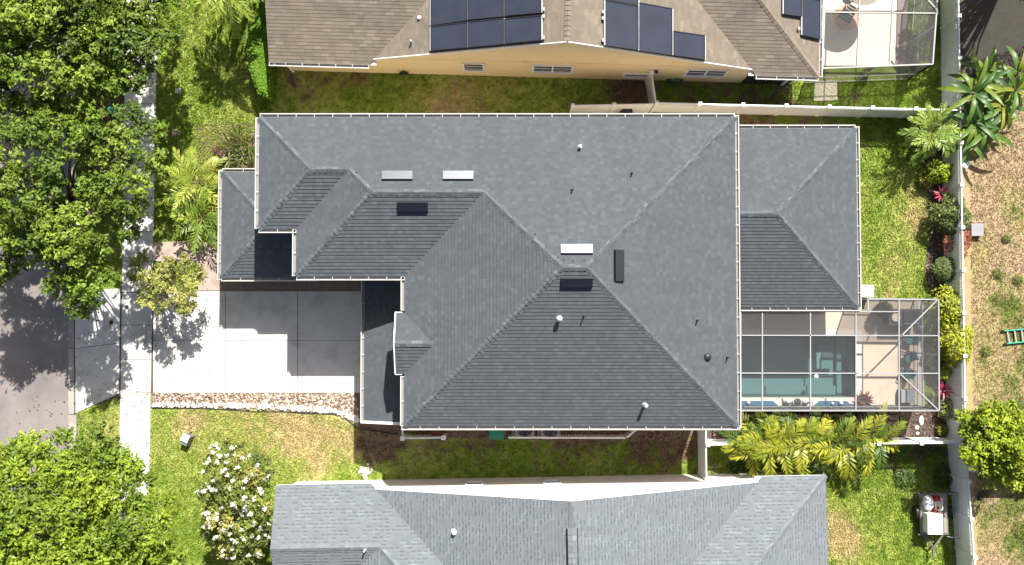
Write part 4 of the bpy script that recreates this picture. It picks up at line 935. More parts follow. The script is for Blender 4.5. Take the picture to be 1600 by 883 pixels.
m = MB(); m.lathe((p.x, p.y, 2.05), [(.98, 0), (.98, .03), (.5, .24), (.06, .42), (.02, .44)], 24); m.build('canopy', plain('parasol cloth', (.5,.42,.33), .9), t)
m = MB(); m.lathe((p.x, p.y, 2.45), [(.09, 0), (.08, .35), (.17, .38), (.12, .48), (.01, .62)], 10); m.build('finial', M['bronze'], t)
m = MB(); m.lathe((p.x, p.y, .05), [(.25, 0), (.25, .06), (.06, .1)], 16); m.build('base', M['dark'], t)
p = P(1324, 26, .1); m = MB(); m.lathe((p.x, p.y, .052), [(.62, 0), (.62, .012), (.6, .015)], 28); tag(m.build('round_mat', plain('peach mat', (.56,.36,.27), .9)), 'round peach mat on the pale terrace under the folded teal chair', 'mat')
p = P(1324, 22, .3); t = thing('deck_chair', 'folded teal striped deck chair on the round peach mat', 'chair', (p.x, p.y, .06), -.55); LOCAL.add(t.name)
m = MB()
for i in range(6): m.box((0, -.32 + i*.115, .34 + .05*i), (.62 - .05*i, .10, .025), Matrix.Rotation(.4, 3, 'X'))
m.build('slatted_seat', M['teal'], t)
for sx in (-1, 1): m = MB(); m.bar((sx*.3, -.4, .06), (sx*.22, .36, .66), .035, .035); m.bar((sx*.27, .35, .03), (sx*.27, -.25, .38), .035, .035); m.build('frame', M['bronze'], t)
m = MB(); p = P(1352, 112, .05); t = thing('door_arch', 'small grey arched pet gate at the lower side of the white framed enclosure', 'gate', (p.x, p.y, 0)); m.tube([(p.x-.2,p.y,.05),(p.x-.2,p.y,.9),(p.x-.13,p.y,1.03),(p.x,p.y,1.08),(p.x+.13,p.y,1.03),(p.x+.2,p.y,.9),(p.x+.2,p.y,.05)], .022, 8); m.build('frame', M['white'], t)
m = MB(); m.box((p.x, p.y, .5), (.38, .012, .85)); m.build('panel', M['stucco_beige'], t)
# ---------------------------------------------------------------- yard objects
def aircon(label, u, v):
    p = P(u, v, .9); t = thing('air_conditioner', label, 'air conditioner', (p.x, p.y, 0), 0, 'air conditioners beside the main house'); LOCAL.add(t.name)
    m = MB(); m.box((0, 0, .04), (1.0, 1.0, .08)); m.build('pad', M['kerb'], t)
    m = MB(); m.prism([(-.42,-.34),(-.34,-.42),(.34,-.42),(.42,-.34),(.42,.34),(.34,.42),(-.34,.42),(-.42,.34)], .08, .86); m.build('casing', plain('beige steel', (.50,.44,.41), .5), t)
    m = MB(); m.lathe((0, 0, .862), [(.34, 0), (.34, .02), (.05, .05)], 24); m.build('fan_well', M['dark'], t)
    m = MB()
    for r in (.12, .2, .28, .35): m.tube([(math.cos(a)*r, math.sin(a)*r, .90) for a in np.linspace(0, 2*PI, 25)], .006, 4, caps=False)
    for k in range(6): m.tube([(0,0,.91),(math.cos(k*PI/3)*.36, math.sin(k*PI/3)*.36,.885)], .007, 4)
    m.build('grille', M['pipe'], t)
    m = MB()
    for k in range(4):
        a = k*PI/2 + .4; m.box((math.cos(a)*.17, math.sin(a)*.17, .885), (.26, .12, .008), Matrix.Rotation(a, 3, 'Z'))
    m.build('fan_blade', M['alu'], t)
    m = MB(); m.box((-.52, -.1, .4), (.12, .3, .6)); m.build('control_box', M['alu'], t)
aircon('beige air conditioner nearer the green bin, half under the gutter', 820, 671); aircon('beige air conditioner farther right from the green bin, half under the gutter', 860, 671.5)
p = P(776, 672, 1.0); t = thing('wheelie_bin', 'green wheelie bin standing under the main roof gutter', 'bin', (p.x, p.y, 0)); LOCAL.add(t.name); M['bin'] = plain('green plastic', (.02,.20,.115), .45, 0, .1)
m = MB(); m.poly_idx([(-.24,-.28,.05),(.24,-.28,.05),(.24,.25,.05),(-.24,.25,.05),(-.31,-.36,.98),(.31,-.36,.98),(.31,.36,.98),(-.31,.36,.98)], [(3,2,1,0),(4,5,6,7),(0,1,5,4),(1,2,6,5),(2,3,7,6),(3,0,4,7)]); m.build('body', M['bin'], t)
m = MB(); m.box((0,-.02,1.01), (.66,.78,.05), Matrix.Rotation(.03,3,'X')); m.box((0,.02,1.045), (.5,.5,.03)); m.build('lid', M['bin'], t)
for sx in (-1, 1):
    m = MB(); m.box((sx*.27,-.44,.98), (.06,.10,.05)); m.build('handle', M['bin'], t)
    m = MB(); m.tube([(sx*.24,.3,.12),(sx*.31,.3,.12)], .12, 14); m.build('wheel', M['dark'], t)
p = P(683, 674, .7); t = thing('shutter_stack', 'stack of reddish brown louvred shutters behind the low white screen', 'shutters', (p.x, p.y, 0)); M['red_wood'] = plain('red brown wood', (.22,.075,.045), .7, 0, .2)
m = MB(); m.box((p.x, p.y, .3), (.5, .5, .6)); m.build('frame', M['red_wood'], t); m = MB()
for i in range(4): m.box((p.x, p.y - .18 + i*.13, .63), (.46, .08, .05), Matrix.Rotation(.35, 3, 'X'))
m.build('louvre', M['red_wood'], t)
p = P(1056, 121, .5); m = MB(); t = thing('hose_reel', 'oval dark green hose reel box against the yellow wall', 'hose reel', (p.x, p.y, 0)); m.lathe((p.x, p.y, 0), [(.26,0),(.36,.15),(.38,.35),(.3,.5),(.1,.56)], 20, sx=1.1, sy=.62); m.build('shell', plain('dark green plastic', (.03,.10,.055), .5), t)
m = MB(); m.tube([(p.x-.2,p.y-.05,.5),(p.x-.05,p.y-.02,.62),(p.x+.25,p.y,.52)], .025, 8); m.build('handle', M['vinyl'], t)
p = P(631, 113, .5); t = thing('hose_holder', 'small dark hose holder against the yellow wall left of the windows', 'hose reel', (p.x, p.y, 0)); m = MB()
for k in range(4): m.tube([(p.x+math.cos(a)*(.16+.02*k), p.y-.02*k, .5+math.sin(a)*(.16+.02*k)) for a in np.linspace(0,2*PI,17)], .016, 6, caps=False)
m.build('hose', M['dark'], t); m = MB(); m.bar((p.x,p.y+.06,0),(p.x,p.y+.06,.7),.06,.05); m.build('stake', M['bronze'], t)
p = P(980, 175, 1.0); t = thing('water_barrel', 'dark blue barrel top between the short white fence and the main gutter', 'barrel', (p.x, p.y, 0)); m = MB(); m.lathe((p.x,p.y,0), [(.24,0),(.29,.3),(.29,.65),(.24,.95)], 18); m.build('drum', plain('navy plastic', (.025,.03,.06), .4), t)
m = MB(); m.lathe((p.x,p.y,.95), [(.25,0),(.25,.04),(.22,.04),(.2,.01)], 18); m.build('rim', M['dark'], t)
# kerbside
p = P(172, 172, .6); t = thing('fire_hydrant', 'white fire hydrant with a teal cap in the shade of the street trees', 'hydrant', (p.x, p.y, 0)); m = MB(); m.lathe((p.x,p.y,0), [(.2,0),(.2,.06),(.12,.08),(.12,.45),(.17,.47),(.17,.52)], 16); m.build('barrel', M['white'], t)
m = MB(); m.lathe((p.x,p.y,.52), [(.16,0),(.15,.1),(.09,.2),(.03,.22),(.03,.28)], 14); m.build('cap', plain('teal paint', (.02,.27,.24), .4), t)
m = MB(); m.tube([(p.x-.25,p.y,.38),(p.x+.25,p.y,.38)], .065, 10); m.build('nozzle', plain('teal nozzle', (.02,.27,.24), .4), t)
def lid(name, label, u, v, w, l, mat, z=.03, cat='utility box', rz=0):
    p = P(u, v, z); t = thing(name, label, cat, (p.x,p.y,0), rz); LOCAL.add(t.name); m = MB(); m.box((0,0,z/2), (w,l,z)); m.build('frame', M['kerb'], t); m = MB(); m.box((0,0,z+.008), (w*.82,l*.78,.014)); m.build('lid', mat, t)
lid('meter_box', 'white water meter lid in the shaded lawn beside the sidewalk', 278, 142, .33, .26, M['white']); lid('meter_box', 'tan water meter lid at the shadow edge in the front lawn', 275, 207, .44, .3, M['stucco_beige'])
for u, v, lb in ((174,504,'round dark cleanout cap in the driveway apron'), (198,480,'round dark cleanout cap in the sidewalk by the yellow tree')):
    p = P(u, v, .05); m = MB(); m.lathe((p.x,p.y,.045), [(.10,0),(.10,.012),(.085,.016),(.02,.016)], 18); tag(m.build('cleanout_cap', M['dark']), lb, 'drain cap')
p = P(289, 688, .5); t = thing('utility_pedestal', 'white and grey utility pedestal with tilted lid in the front lawn', 'utility box', (p.x, p.y, 0), -.45); LOCAL.add(t.name)
m = MB(); m.poly_idx([(-.2,-.26,0),(.2,-.26,0),(.2,.26,0),(-.2,.26,0),(-.17,-.22,.5),(.17,-.22,.5),(.17,.22,.62),(-.17,.22,.62)], [(3,2,1,0),(4,5,6,7),(0,1,5,4),(1,2,6,5),(2,3,7,6),(3,0,4,7)]); m.build('body', plain('grey plastic', (.22,.23,.23), .6), t)
m = MB(); m.box((0,.12,.63), (.34,.36,.06), Matrix.Rotation(.25,3,'X')); m.build('lid', M['vinyl'], t)
m = MB(); m.bar((.06,.3,.6), (.16,.52,.66), .05, .04); m.build('bracket', M['bronze'], t)
m = MB(); hp_ = [(238,637),(300,638),(340,639),(400,644),(440,643),(480,646),(520,647),(535,651),(548,661),(560,669),(580,673),(605,677),(622,679)]
pts = [P(u, v + random.uniform(-.7,.7), .04) for u, v in hp_]
dense = [pts[i].lerp(pts[i+1], k/4) for i in range(len(pts)-1) for k in range(4)] + [pts[-1]]; m.tube(dense, .024, 6); tag(m.build('edging_hose', M['dark'], smooth=True), 'black edging tube curving along the gravel bed into the soil', 'edging')
p = P(571, 737); xy = np.array([p.x, p.y]) + rng.normal(0, .14, (46, 2)); o = stones('stone_pile', xy, (.04,.10), [(.72,.68,.66),(.6,.55,.52),(.75,.74,.72)], kind=None); tag(o, 'small heap of white stones on the lawn next to the shadow', 'stones')
for (u, v, a, b, lb) in ((1440,657,.22,.46,'long white stepping stone in the mulch near the back fence'), (1433,668,.2,.2,'small round white stepping stone beside the long one'), (1434,677,.17,.14,'lowest small white stepping stone in the mulch')):
    p = P(u, v, .05); m = MB(); m.lathe((p.x,p.y,.015), [(.5,0),(.5,.035),(.44,.045)], 9, sx=a, sy=b); tag(m.build('stepping_stone', M['concrete']), lb, 'paving stone', 'stepping stones in the mulch')
m = MB(); q = [P(1418,642,.02), P(1424,642,.02), P(1421,688,.02), P(1414,688,.02)]; m.prism([(a.x,a.y) for a in q], .018, .05); tag(m.build('timber_edging', M['bark']), 'dark timber edging across the mulch below the enclosure', 'edging')
# right field
p = P(1508, 256, .9); t = thing('white_bucket', 'round white lidded tub just behind the back fence post', 'bucket', (p.x+.05, p.y, 0)); m = MB(); m.lathe((p.x+.05,p.y,0), [(.13,0),(.16,.85)], 16); m.build('body', M['vinyl'], t); m = MB(); m.lathe((p.x+.05,p.y,.85), [(.18,0),(.18,.05),(.05,.07)], 16); m.build('lid', M['vinyl'], t)
p = P(1527, 359, .3); t = thing('utility_box', 'grey square utility box on the dry field behind the red leaved shrub', 'utility box', (p.x,p.y,0)); m = MB(); m.box((p.x,p.y,.15), (.5,.52,.3)); m.build('base', plain('grey box', (.24,.24,.26), .6), t); m = MB(); m.box((p.x,p.y,.315), (.55,.57,.04)); m.build('lid', plain('grey lid', (.27,.27,.29), .6), t)
lz = .12; A0, A1 = P(1568,517,lz), P(1640,511,lz); B0, B1 = P(1572,537,lz), P(1640,530,lz); M['ladder'] = plain('green fibreglass', (.04,.36,.22), .45, 0, .1)
t = thing('ladder', 'green ladder with pale rungs lying on the dry field', 'ladder', (A0.x,A0.y,0))
for a, b in ((A0,A1),(B0,B1)): m = MB(); m.bar(a,b,.045,.09); m.build('rail', M['ladder'], t); m = MB(); d=(a-b).normalized(); m.box(a+d*.03, (.09,.07,.11)); m.build('foot', M['dark'], t)
for i in range(6): m = MB(); f = .08+i*.155; m.bar(A0.lerp(A1,f), B0.lerp(B1,f), .06, .035); m.build('rung', M['alu'], t)
# trailer by the back fence
c = P(1460, 803, .55); t = thing('utility_trailer', 'small flat utility trailer with open metal rails parked by the back fence', 'trailer', (c.x, c.y, 0), .02); LOCAL.add(t.name); M['steel'] = plain('grey steel', (.17,.16,.14), .5, .3, .2); gg = M['steel']
m = MB()
for i in range(7): m.box((-.52+i*.17, 0, .5), (.15, 1.75, .035))
m.build('bed', plain('grey planks', (.27,.24,.2), .8, 0, .2), t)
m = MB()
for sx in (-1, 1): m.bar((sx*.6,-.9,.46),(sx*.6,.9,.46),.06,.09)
for y in (-.92, .9): m.bar((-.75,y,.5),(.75 if y<0 else 1.05,y,.5),.06,.06)
m.build('chassis', gg, t)
m = MB(); m.bar((-.55,-.9,.45),(-.05,-1.5,.45),.07,.07); m.bar((.45,-.9,.45),(-.05,-1.5,.45),.07,.07); m.bar((-.05,-1.5,.45),(-.08,-1.95,.45),.08,.08); m.bar((-.3,-.95,.45),(-.3,-1.25,.45),.05,.05); m.build('drawbar', gg, t)
m = MB()
for q in ((.95,.92),(.95,-1.1)): m.bar((q[0],q[1],.0),(q[0],q[1],.75),.035,.035)
m.bar((.95,.92,.75),(.95,-1.1,.75),.03,.03); m.bar((.6,.92,.72),(1.05,.92,.75),.04,.03); m.bar((.5,-1.0,.62),(1.05,-1.08,.75),.03,.03); m.build('side_rail', M['alu'], t)
m = MB(); m.bar((-.75,.98,.62),(-.45,.45,.62),.07,.06); m.build('stay', gg, t)
for sx in (-1, 1): m = MB(); m.tube([(sx*.64,.05,.28),(sx*.78,.05,.28)], .28, 20); w_ = m.build('wheel', M['dark'], t); m = MB(); m.tube([(sx*.63,.05,.28),(sx*.79,.05,.28)], .14, 14); m.build('hub', M['galv'], w_)
def cargo(name, label, cat, dx, dy, parts):
    t2 = thing(name, label, cat, (c.x+dx, c.y+dy, .52)); LOCAL.add(t2.name)
    for nm, mat, f in parts:
        m = MB(); f(m); m.build(nm, mat, t2)
M['red'] = plain('red plastic', (.42,.05,.03), .5)
cargo('cooler_box', 'white cooler box on the lower half of the trailer', 'cooler', -.2, -.35, [('body', M['vinyl'], lambda m: m.box((0,0,.25),(.62,.86,.5))), ('lid', M['white'], lambda m: m.box((0,0,.53),(.66,.9,.06))), ('latch', M['dark'], lambda m: m.box((-.2,-.2,.565),(.08,.05,.02)))])
cargo('white_sack', 'crumpled white sack on the upper end of the trailer', 'sack', -.33, .52, [('cloth', M['vinyl'], lambda m: m.lathe((0,0,0), [(.24,0),(.3,.12),(.26,.28),(.16,.36),(.03,.4)], 11, sx=.85, sy=1.15))])
cargo('red_fuel_can', 'red fuel can at the upper end of the trailer', 'fuel can', .06, .72, [('body', M['red'], lambda m: m.box((0,0,.15),(.22,.22,.3))), ('spout', M['dark'], lambda m: m.tube([(0,.05,.3),(.03,.12,.4)],.03,8)), ('handle', M['red'], lambda m: m.bar((-.08,0,.34),(.08,0,.34),.03,.03))])
cargo('red_toolbox', 'red toolbox lying behind the white cooler box', 'toolbox', .05, .22, [('body', M['red'], lambda m: m.box((0,0,.1),(.2,.3,.2))), ('handle', M['dark'], lambda m: m.bar((0,-.1,.23),(0,.1,.23),.03,.03))])
cargo('white_frame_tray', 'white rimmed tray between the red things on the trailer', 'tray', .14, .47, [('rim', M['vinyl'], lambda m: [m.bar((-.14,y,.2),(.14,y,.2),.04,.05) for y in (-.26,.26)] + [m.bar((x,-.26,.2),(x,.26,.2),.04,.05) for x in (-.15,.15)]), ('tray_base', M['stucco_beige'], lambda m: m.box((0,0,.09),(.3,.5,.18)))])
# ---------------------------------------------------------------- plants
def in_poly(q, w):
    ins = np.zeros(len(q), bool); j = len(w) - 1
    for i in range(len(w)):
        xi, yi = w[i]; xj, yj = w[j]
        with np.errstate(divide='ignore', invalid='ignore'):
            c = ((yi > q[:, 1]) != (yj > q[:, 1])) & (q[:, 0] < (xj - xi) * (q[:, 1] - yi) / (yj - yi) + xi)
        ins ^= c; j = i
    return ins
def edge_dist(q, w):
    d = np.full(len(q), 1e9)
    for i in range(len(w)):
        a = np.array(w[i]); b = np.array(w[(i+1) % len(w)]); ab = b - a; t = np.clip(((q - a) @ ab) / (ab @ ab), 0, 1)
        d = np.minimum(d, np.linalg.norm(q - a - t[:, None] * ab, axis=1))
    return d
def tree(name, label, outline, h0, h1, trunk_uv, seed, clump=.62, per=260, dens=2.6, leaf=.19, cols=((.085,.135,.02),(.13,.19,.025),(.05,.085,.015)), group=None, gaps=(), cat='tree', trunk_r=.2, low=.35, mat=None, wid=.5, inset=.55):
    """crown outline in photograph pixels read at crown height; leaf sprays gathered in clumps on limbs"""
    r = np.random.default_rng(seed); hm = h0 + (h1 - h0) * .55
    w = [(P(u, v, hm).x, P(u, v, hm).y) for u, v in outline]; wa = np.array(w); lo, hi = wa.min(0), wa.max(0)
    A = abs(sum(w[i][0]*w[(i+1)%len(w)][1]-w[(i+1)%len(w)][0]*w[i][1] for i in range(len(w)))) / 2
    q = lo + (hi - lo) * r.random((int(A * dens * 6) + 50, 2)); q = q[in_poly(q, w)]; d = edge_dist(q, w)
    q = q[d > clump * inset]
    for gu, gv, gr in gaps:
        g = P(gu, gv, hm); q = q[np.hypot(q[:,0]-g.x, q[:,1]-g.y) > gr / 40.0]
    keep = []                                           # spread the clumps
    md = .82 / math.sqrt(dens)
    for p in q:
        if all((p[0]-k[0])**2 + (p[1]-k[1])**2 > md*md for k in keep): keep.append(p)
    q = np.array(keep); d = np.minimum(edge_dist(q, w), 2.2) / 2.2; n = len(q)
    z = h0 + (h1 - h0) * (d ** .6) * (.55 + .45 * r.random(n)) + r.normal(0, .25, n)
    ex = r.random(n) < low; C3 = np.concatenate([np.column_stack([q, z]), np.column_stack([q[ex] + r.normal(0, .3, (ex.sum(), 2)), h0 - .2 + (z[ex] - h0) * .35 - r.random(ex.sum()) * .8])])
    t = thing(name, label, cat, (P(*trunk_uv).x, P(*trunk_uv).y, 0), 0, group)
    pc = np.array(cols); nc = len(C3); tint = pc[r.choice(len(pc), nc, p=[.5,.32,.18] if len(pc) == 3 else None)] * (.8 + .4 * r.random((nc, 1)))
    R = clump * (.45 + .8 * r.random(nc)); k = (per * (R / clump) ** 2).astype(int); idx = np.repeat(np.arange(nc), k); N_ = len(idx)
    # each clump = several sprays (short twigs) carrying leaves
    sp_n = np.maximum(6, (k / 16).astype(int)); off = np.concatenate([[0], np.cumsum(sp_n)]); dirs = r.normal(0, 1, (off[-1], 3)); dirs[:, 2] = dirs[:, 2] * .55 + .25; dirs /= np.linalg.norm(dirs, axis=1)[:, None]
    sp = off[idx] + (r.random(N_) * sp_n[idx]).astype(int); dr = dirs[sp]; along = (.25 + .8 * r.random(N_) ** .7)
    pos_ = C3[idx] + dr * (R[idx] * along)[:, None] * np.array([1, 1, .75]) + r.normal(0, .055, (N_, 3))
    nrm = dr * .5 + np.array([.1, .25, .75]) + r.normal(0, .3, (N_, 3)); sprtint = (.8 + .4 * r.random(off[-1]))[sp]
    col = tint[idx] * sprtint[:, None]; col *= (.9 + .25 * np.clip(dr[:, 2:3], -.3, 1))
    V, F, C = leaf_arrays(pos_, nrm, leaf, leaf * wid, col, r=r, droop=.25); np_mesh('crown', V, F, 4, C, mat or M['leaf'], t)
    m = MB(); b = P(*trunk_uv); top_ = Vector((b.x, b.y, h0 * .55)); m.tube([b - Vector((0,0,.1)), b + Vector((0,0,.3)), b.lerp(top_, .6) + Vector((.05,.04,0)), top_], [trunk_r*1.5, trunk_r*1.1, trunk_r, trunk_r*.85], 10); m.build('trunk', M['bark'], t)
    m = MB(); sel = r.permutation(nc)[:min(nc, 46)]
    for i in sel:
        e = Vector(C3[i]); s0 = top_.lerp(b, .25 * r.random()); md_ = s0.lerp(e, .5) + Vector((r.normal(0,.2), r.normal(0,.2), .25)); m.tube([s0, md_, e], [trunk_r*.42, trunk_r*.22, trunk_r*.06], 6, caps=False)
    m.build('limb', M['bark'], t); return t, C3, R
GR = 'street trees along the road'; TC = ((.155,.238,.026),(.215,.295,.036),(.10,.16,.022))
tree('street_tree', 'leafy green street tree at the top left over the shaded hydrant', [(-70,-150),(240,-150),(248,-30),(246,20),(243,85),(238,98),(222,100),(212,128),(195,148),(168,128),(140,135),(128,165),(80,168),(40,178),(-70,185)], 5.0, 8.0, (150,70), 1, group=GR, gaps=((70,30,10),(35,75,10),(110,130,14),(15,130,12)), dens=2.9, leaf=.17, clump=.7, per=520, cols=TC, low=.2, inset=.3)
tree('street_tree', 'largest leafy green street tree reaching over the road and the driveway apron', [(-70,178),(0,168),(60,160),(125,166),(152,195),(178,175),(205,172),(215,200),(246,228),(238,252),(228,288),(206,318),(210,345),(188,362),(186,395),(188,430),(172,446),(132,452),(112,490),(93,484),(90,456),(50,450),(62,420),(22,402),(0,418),(-70,430)], 5.0, 8.0, (150,330), 2, group=GR, gaps=((60,272,17),(145,335,16),(130,385,10),(40,210,14),(20,330,10),(180,240,10)), dens=2.3, leaf=.17, clump=.7, per=520, cols=TC, low=.2, inset=.3)
tree('street_tree', 'bright green street tree at the bottom left over the road edge and sidewalk', [(-60,705),(5,700),(25,678),(50,690),(68,676),(88,684),(100,705),(128,690),(132,675),(150,668),(178,678),(182,710),(200,722),(235,762),(242,778),(262,798),(272,830),(280,870),(290,960),(-60,960)], 4.6, 6.4, (155,830), 3, group=GR, gaps=((85,720,15),(40,770,12)), cols=((.205,.295,.026),(.27,.355,.033),(.14,.215,.022)), dens=3.3, leaf=.17, clump=.7, per=480, low=.2, inset=.5)
tree('small_tree', 'small yellow green tree between the sidewalk and the driveway corner', [(197,400),(225,403),(250,398),(285,403),(308,412),(312,440),(303,475),(292,492),(270,490),(250,498),(225,488),(203,482),(205,455),(197,430)], 2.3, 3.9, (257,432), 4, clump=.32, per=210, dens=7, leaf=.12, cols=((.33,.35,.09),(.42,.42,.12),(.23,.27,.06)), trunk_r=.06, low=.3)
tD, C3, RD = tree('flowering_tree', 'small tree covered in white blossoms at the corner of the pale roofed house', [(300,750),(318,712),(350,698),(388,712),(410,718),(438,742),(430,780),(432,820),(418,850),(404,890),(380,900),(330,862),(302,822)], 2.2, 4.2, (372,805), 5, clump=.45, per=230, dens=4.6, leaf=.13, cols=((.22,.27,.055),(.38,.36,.09),(.11,.15,.03)), trunk_r=.08)
pp = []; r5 = np.random.default_rng(55); sel = [i for i in range(len(C3)) if C3[i][2] > 2.2]
for i in sel:
    for k in range(r5.integers(1, 5)):
        dd = r5.normal(0, 1, 3); dd[2] = abs(dd[2]) + .4; dd /= np.linalg.norm(dd); cc = C3[i] + dd * RD[i] * 1.0
        for j in range(r5.integers(5, 16)): pp.append((cc + r5.normal(0, .04, 3), dd))
LV(np.array([a for a, b in pp]), np.array([b for a, b in pp]) + np.array([0,0,.5]), .10, .085, (.80,.78,.72), 'blossoms', M['petal'], tD)
tree('round_tree', 'bright yellow green tree behind the white fences in the dry field', [(1508,636),(1530,618),(1558,614),(1582,622),(1628,640),(1640,740),(1604,772),(1578,775),(1562,752),(1534,748),(1511,728),(1502,705),(1505,670)], 2.8, 4.6, (1555,690), 8, clump=.5, per=340, dens=7.5, leaf=.14, cols=((.27,.35,.022),(.34,.41,.03),(.17,.25,.02)), inset=1.0, trunk_r=.12, wid=.6)
tree('shade_tree', 'dark green tree at the top right corner casting shade over the dry field', [(1545,-190),(1690,-190),(1690,-40),(1608,-8),(1590,-6),(1575,-40),(1540,-60)], 4.5, 7.0, (1590,-90), 9, per=220, dens=2.2, cols=((.07,.115,.02),(.11,.16,.025),(.04,.07,.015)))
# shrubs
def shrub(name, label, u, v, r, h, col, leaf=.1, n=1500, seed=0, wid=.55, cat='shrub', squash=1.0, cols2=None, rough_=.25, z0=0.0, grp=None, stem=True):
    rr_ = np.random.default_rng(seed + 100); c = P(u, v, h * .7); t = thing(name, label, cat, (c.x, c.y, 0), 0, grp)
    q = rr_.normal(0, 1, (n, 3)); q /= np.linalg.norm(q, axis=1)[:, None]; q[:, 2] = np.where(q[:, 2] < -.2, -q[:, 2], q[:, 2])
    lump = 1 + rough_ * (vnoise(q[:,0]*2+q[:,2], q[:,1]*2-q[:,2], 1.4, seed) - .5) * 2
    ps = np.array([c.x, c.y, z0 + h * .45]) + q * np.array([r, r * squash, h * .55]) * (lump * (.6 + .4 * rr_.random(n) ** .5))[:, None]
    cc = np.array(col)[None] * np.ones((n, 1))
    if cols2: pk = rr_.random(n) < cols2[1]; cc[pk] = cols2[0]
    cc = cc * (.75 + .5 * (lump[:, None] - (1 - rough_)) / (2 * rough_ + 1e-6)); V, F, C = leaf_arrays(ps, q * .6 + np.array([.05,.2,.6]), leaf, leaf * wid, cc, r=rr_); np_mesh('foliage', V, F, 4, C, M['leaf'], t)
    if stem:
        m = MB()
        for k in range(5): a = k * 1.26; m.tube([(c.x, c.y, 0), (c.x + math.cos(a)*r*.3, c.y + math.sin(a)*r*.3, h*.3), (c.x + math.cos(a)*r*.6, c.y + math.sin(a)*r*.6, h*.6)], [.02,.016,.008], 5, caps=False)
        m.build('stem', M['bark'], t)
    return t
def blades(specs):
    """specs: (base, azimuth, elevation, length, width, droop, fold, colour) -> arched strap leaves"""
    V = []; F = []; C = []; K = 7
    for b, az, el, L, W, dr, fold, col in specs:
        b = np.array(b, float); hx = np.array([math.cos(az), math.sin(az), 0]); s = np.array([-math.sin(az), math.cos(az), 0]); p = b.copy(); e = el; base = len(V)
        for i in range(K + 1):
            f = i / K; wd = W * (math.sin(PI * min(.06 + f * .94, .985)) ** .7) / 2; up = -hx * math.sin(e) + np.array([0,0,1]) * math.cos(e)
            V += [p + s * wd + up * wd * fold, p, p - s * wd + up * wd * fold]
            e -= dr / K; p = p + (hx * math.cos(e) + np.array([0,0,1]) * math.sin(e)) * L / K
        for i in range(K):
            a = base + i * 3; F += [(a, a+1, a+4, a+3), (a+1, a+2, a+5, a+4)]; k = .85 + .3 * random.random(); C += [np.array(col) * k] * 2
    return np.array(V), np.array(F), np.array(C)
def rosette(name, label, u, v, h, n, L, W, cols, el=(.25, 1.2), dr=.9, fold=.35, cat='plant', seed=0, heads=None, grp=None, spread=.1):
    random.seed(seed + 9); c = P(u, v, h); t = thing(name, label, cat, (c.x, c.y, 0), 0, grp); sp = []
    for (dx, dy, dz) in (heads or [(0, 0, 0)]):
        for i in range(n):
            az = i * 2.4 + random.random() * .5; f = i / n
            sp.append(((c.x + dx + math.cos(az) * spread, c.y + dy + math.sin(az) * spread, max(.05, h + dz - .1)), az, el[0] + (el[1] - el[0]) * f + random.uniform(-.1, .1), L * (.7 + .5 * random.random()), W * (.8 + .4 * random.random()), dr * (.6 + .8 * random.random()), fold, random.choice(cols)))
    V, F, C = blades(sp); np_mesh('leaves', V, F, 4, C, M['leaf_soft'], t)
    m = MB()
    for (dx, dy, dz) in (heads or [(0, 0, 0)]): m.tube([(c.x + dx * .4, c.y + dy * .4, 0), (c.x + dx, c.y + dy, max(.1, h + dz))], [.05, .035], 7)
    m.build('stem', M['bark'], t); return t
def palm(name, label, heads, n, L, leaflet, cols, droop=1.2, el=(.1, 1.3), seed=0, cat='palm', grp=None, trunk_r=.07, wl=.035, pairs=26, vee=.5, az_bias=None):
    """heads: list of (u, v, h); pinnate fronds with paired leaflets"""
    rr_ = np.random.default_rng(seed + 300); c = P(*heads[0][:2], heads[0][2]); t = thing(name, label, cat, (c.x, c.y, 0), 0, grp); V = []; F = []; C = []; mt = MB(); mr = MB()
    for hu, hv, hh in heads:
        c = P(hu, hv, hh); mt.tube([(c.x, c.y, 0), (c.x, c.y, hh * .6), (c.x, c.y, hh)], [trunk_r * 1.3, trunk_r, trunk_r * .8], 8)
        for i in range(n):
            az = i * 2.39996 + rr_.normal(0, .2)
            e = el[0] + (el[1] - el[0]) * (i + .5) / n + rr_.normal(0, .08); l = L * (.75 + .4 * rr_.random()); dr = droop * (.7 + .6 * rr_.random()); col = np.array(cols[rr_.integers(len(cols))]) * (.8 + .4 * rr_.random())
            hx = np.array([math.cos(az), math.sin(az), 0]); s = np.array([-math.sin(az), math.cos(az), 0]); p = np.array([c.x, c.y, hh]) + hx * trunk_r; pl = [Vector(p)]; K = pairs
            for k in range(K):
                e -= dr / K; d = hx * math.cos(e) + np.array([0,0,1]) * math.sin(e); p = p + d * l / K; pl.append(Vector(p)); f = (k + 1) / K
                if f < .12: continue
                ll = leaflet * math.sin(PI * min(.12 + .86 * f, .97)) ** .6 * (.85 + .3 * rr_.random()); up = np.cross(d, s); up = up if up[2] > 0 else -up
                for sg in (1, -1):
                    q = s * sg * (.85 - .45 * f) + d * (.45 + .55 * f) + up * vee * (.7 - .5*f) + rr_.normal(0, .13, 3) ; q /= np.linalg.norm(q); wv = np.cross(q, up); wv /= np.linalg.norm(wv); b = len(V); g = -np.array([0,0,1]) * ll * .22
                    V += [p - wv * wl * .3, p + q * ll * .5 + wv * wl / 2, p + q * ll + g, p + q * ll * .5 - wv * wl / 2]; F.append((b, b+1, b+2, b+3)); C.append(col * (.8 + .4 * rr_.random()))
            mr.tube(pl[::4] + [pl[-1]], .012, 4, (.25, .26, .06), caps=False)
    np_mesh('frond', np.array(V), np.array(F), 4, np.array(C), M['leaf_soft'], t); mt.build('trunk', M['bark'], t); mr.build('frond_stalk', M['attr'], t); return t
LIME = [(.36,.44,.06), (.43,.47,.08), (.28,.36,.05)]
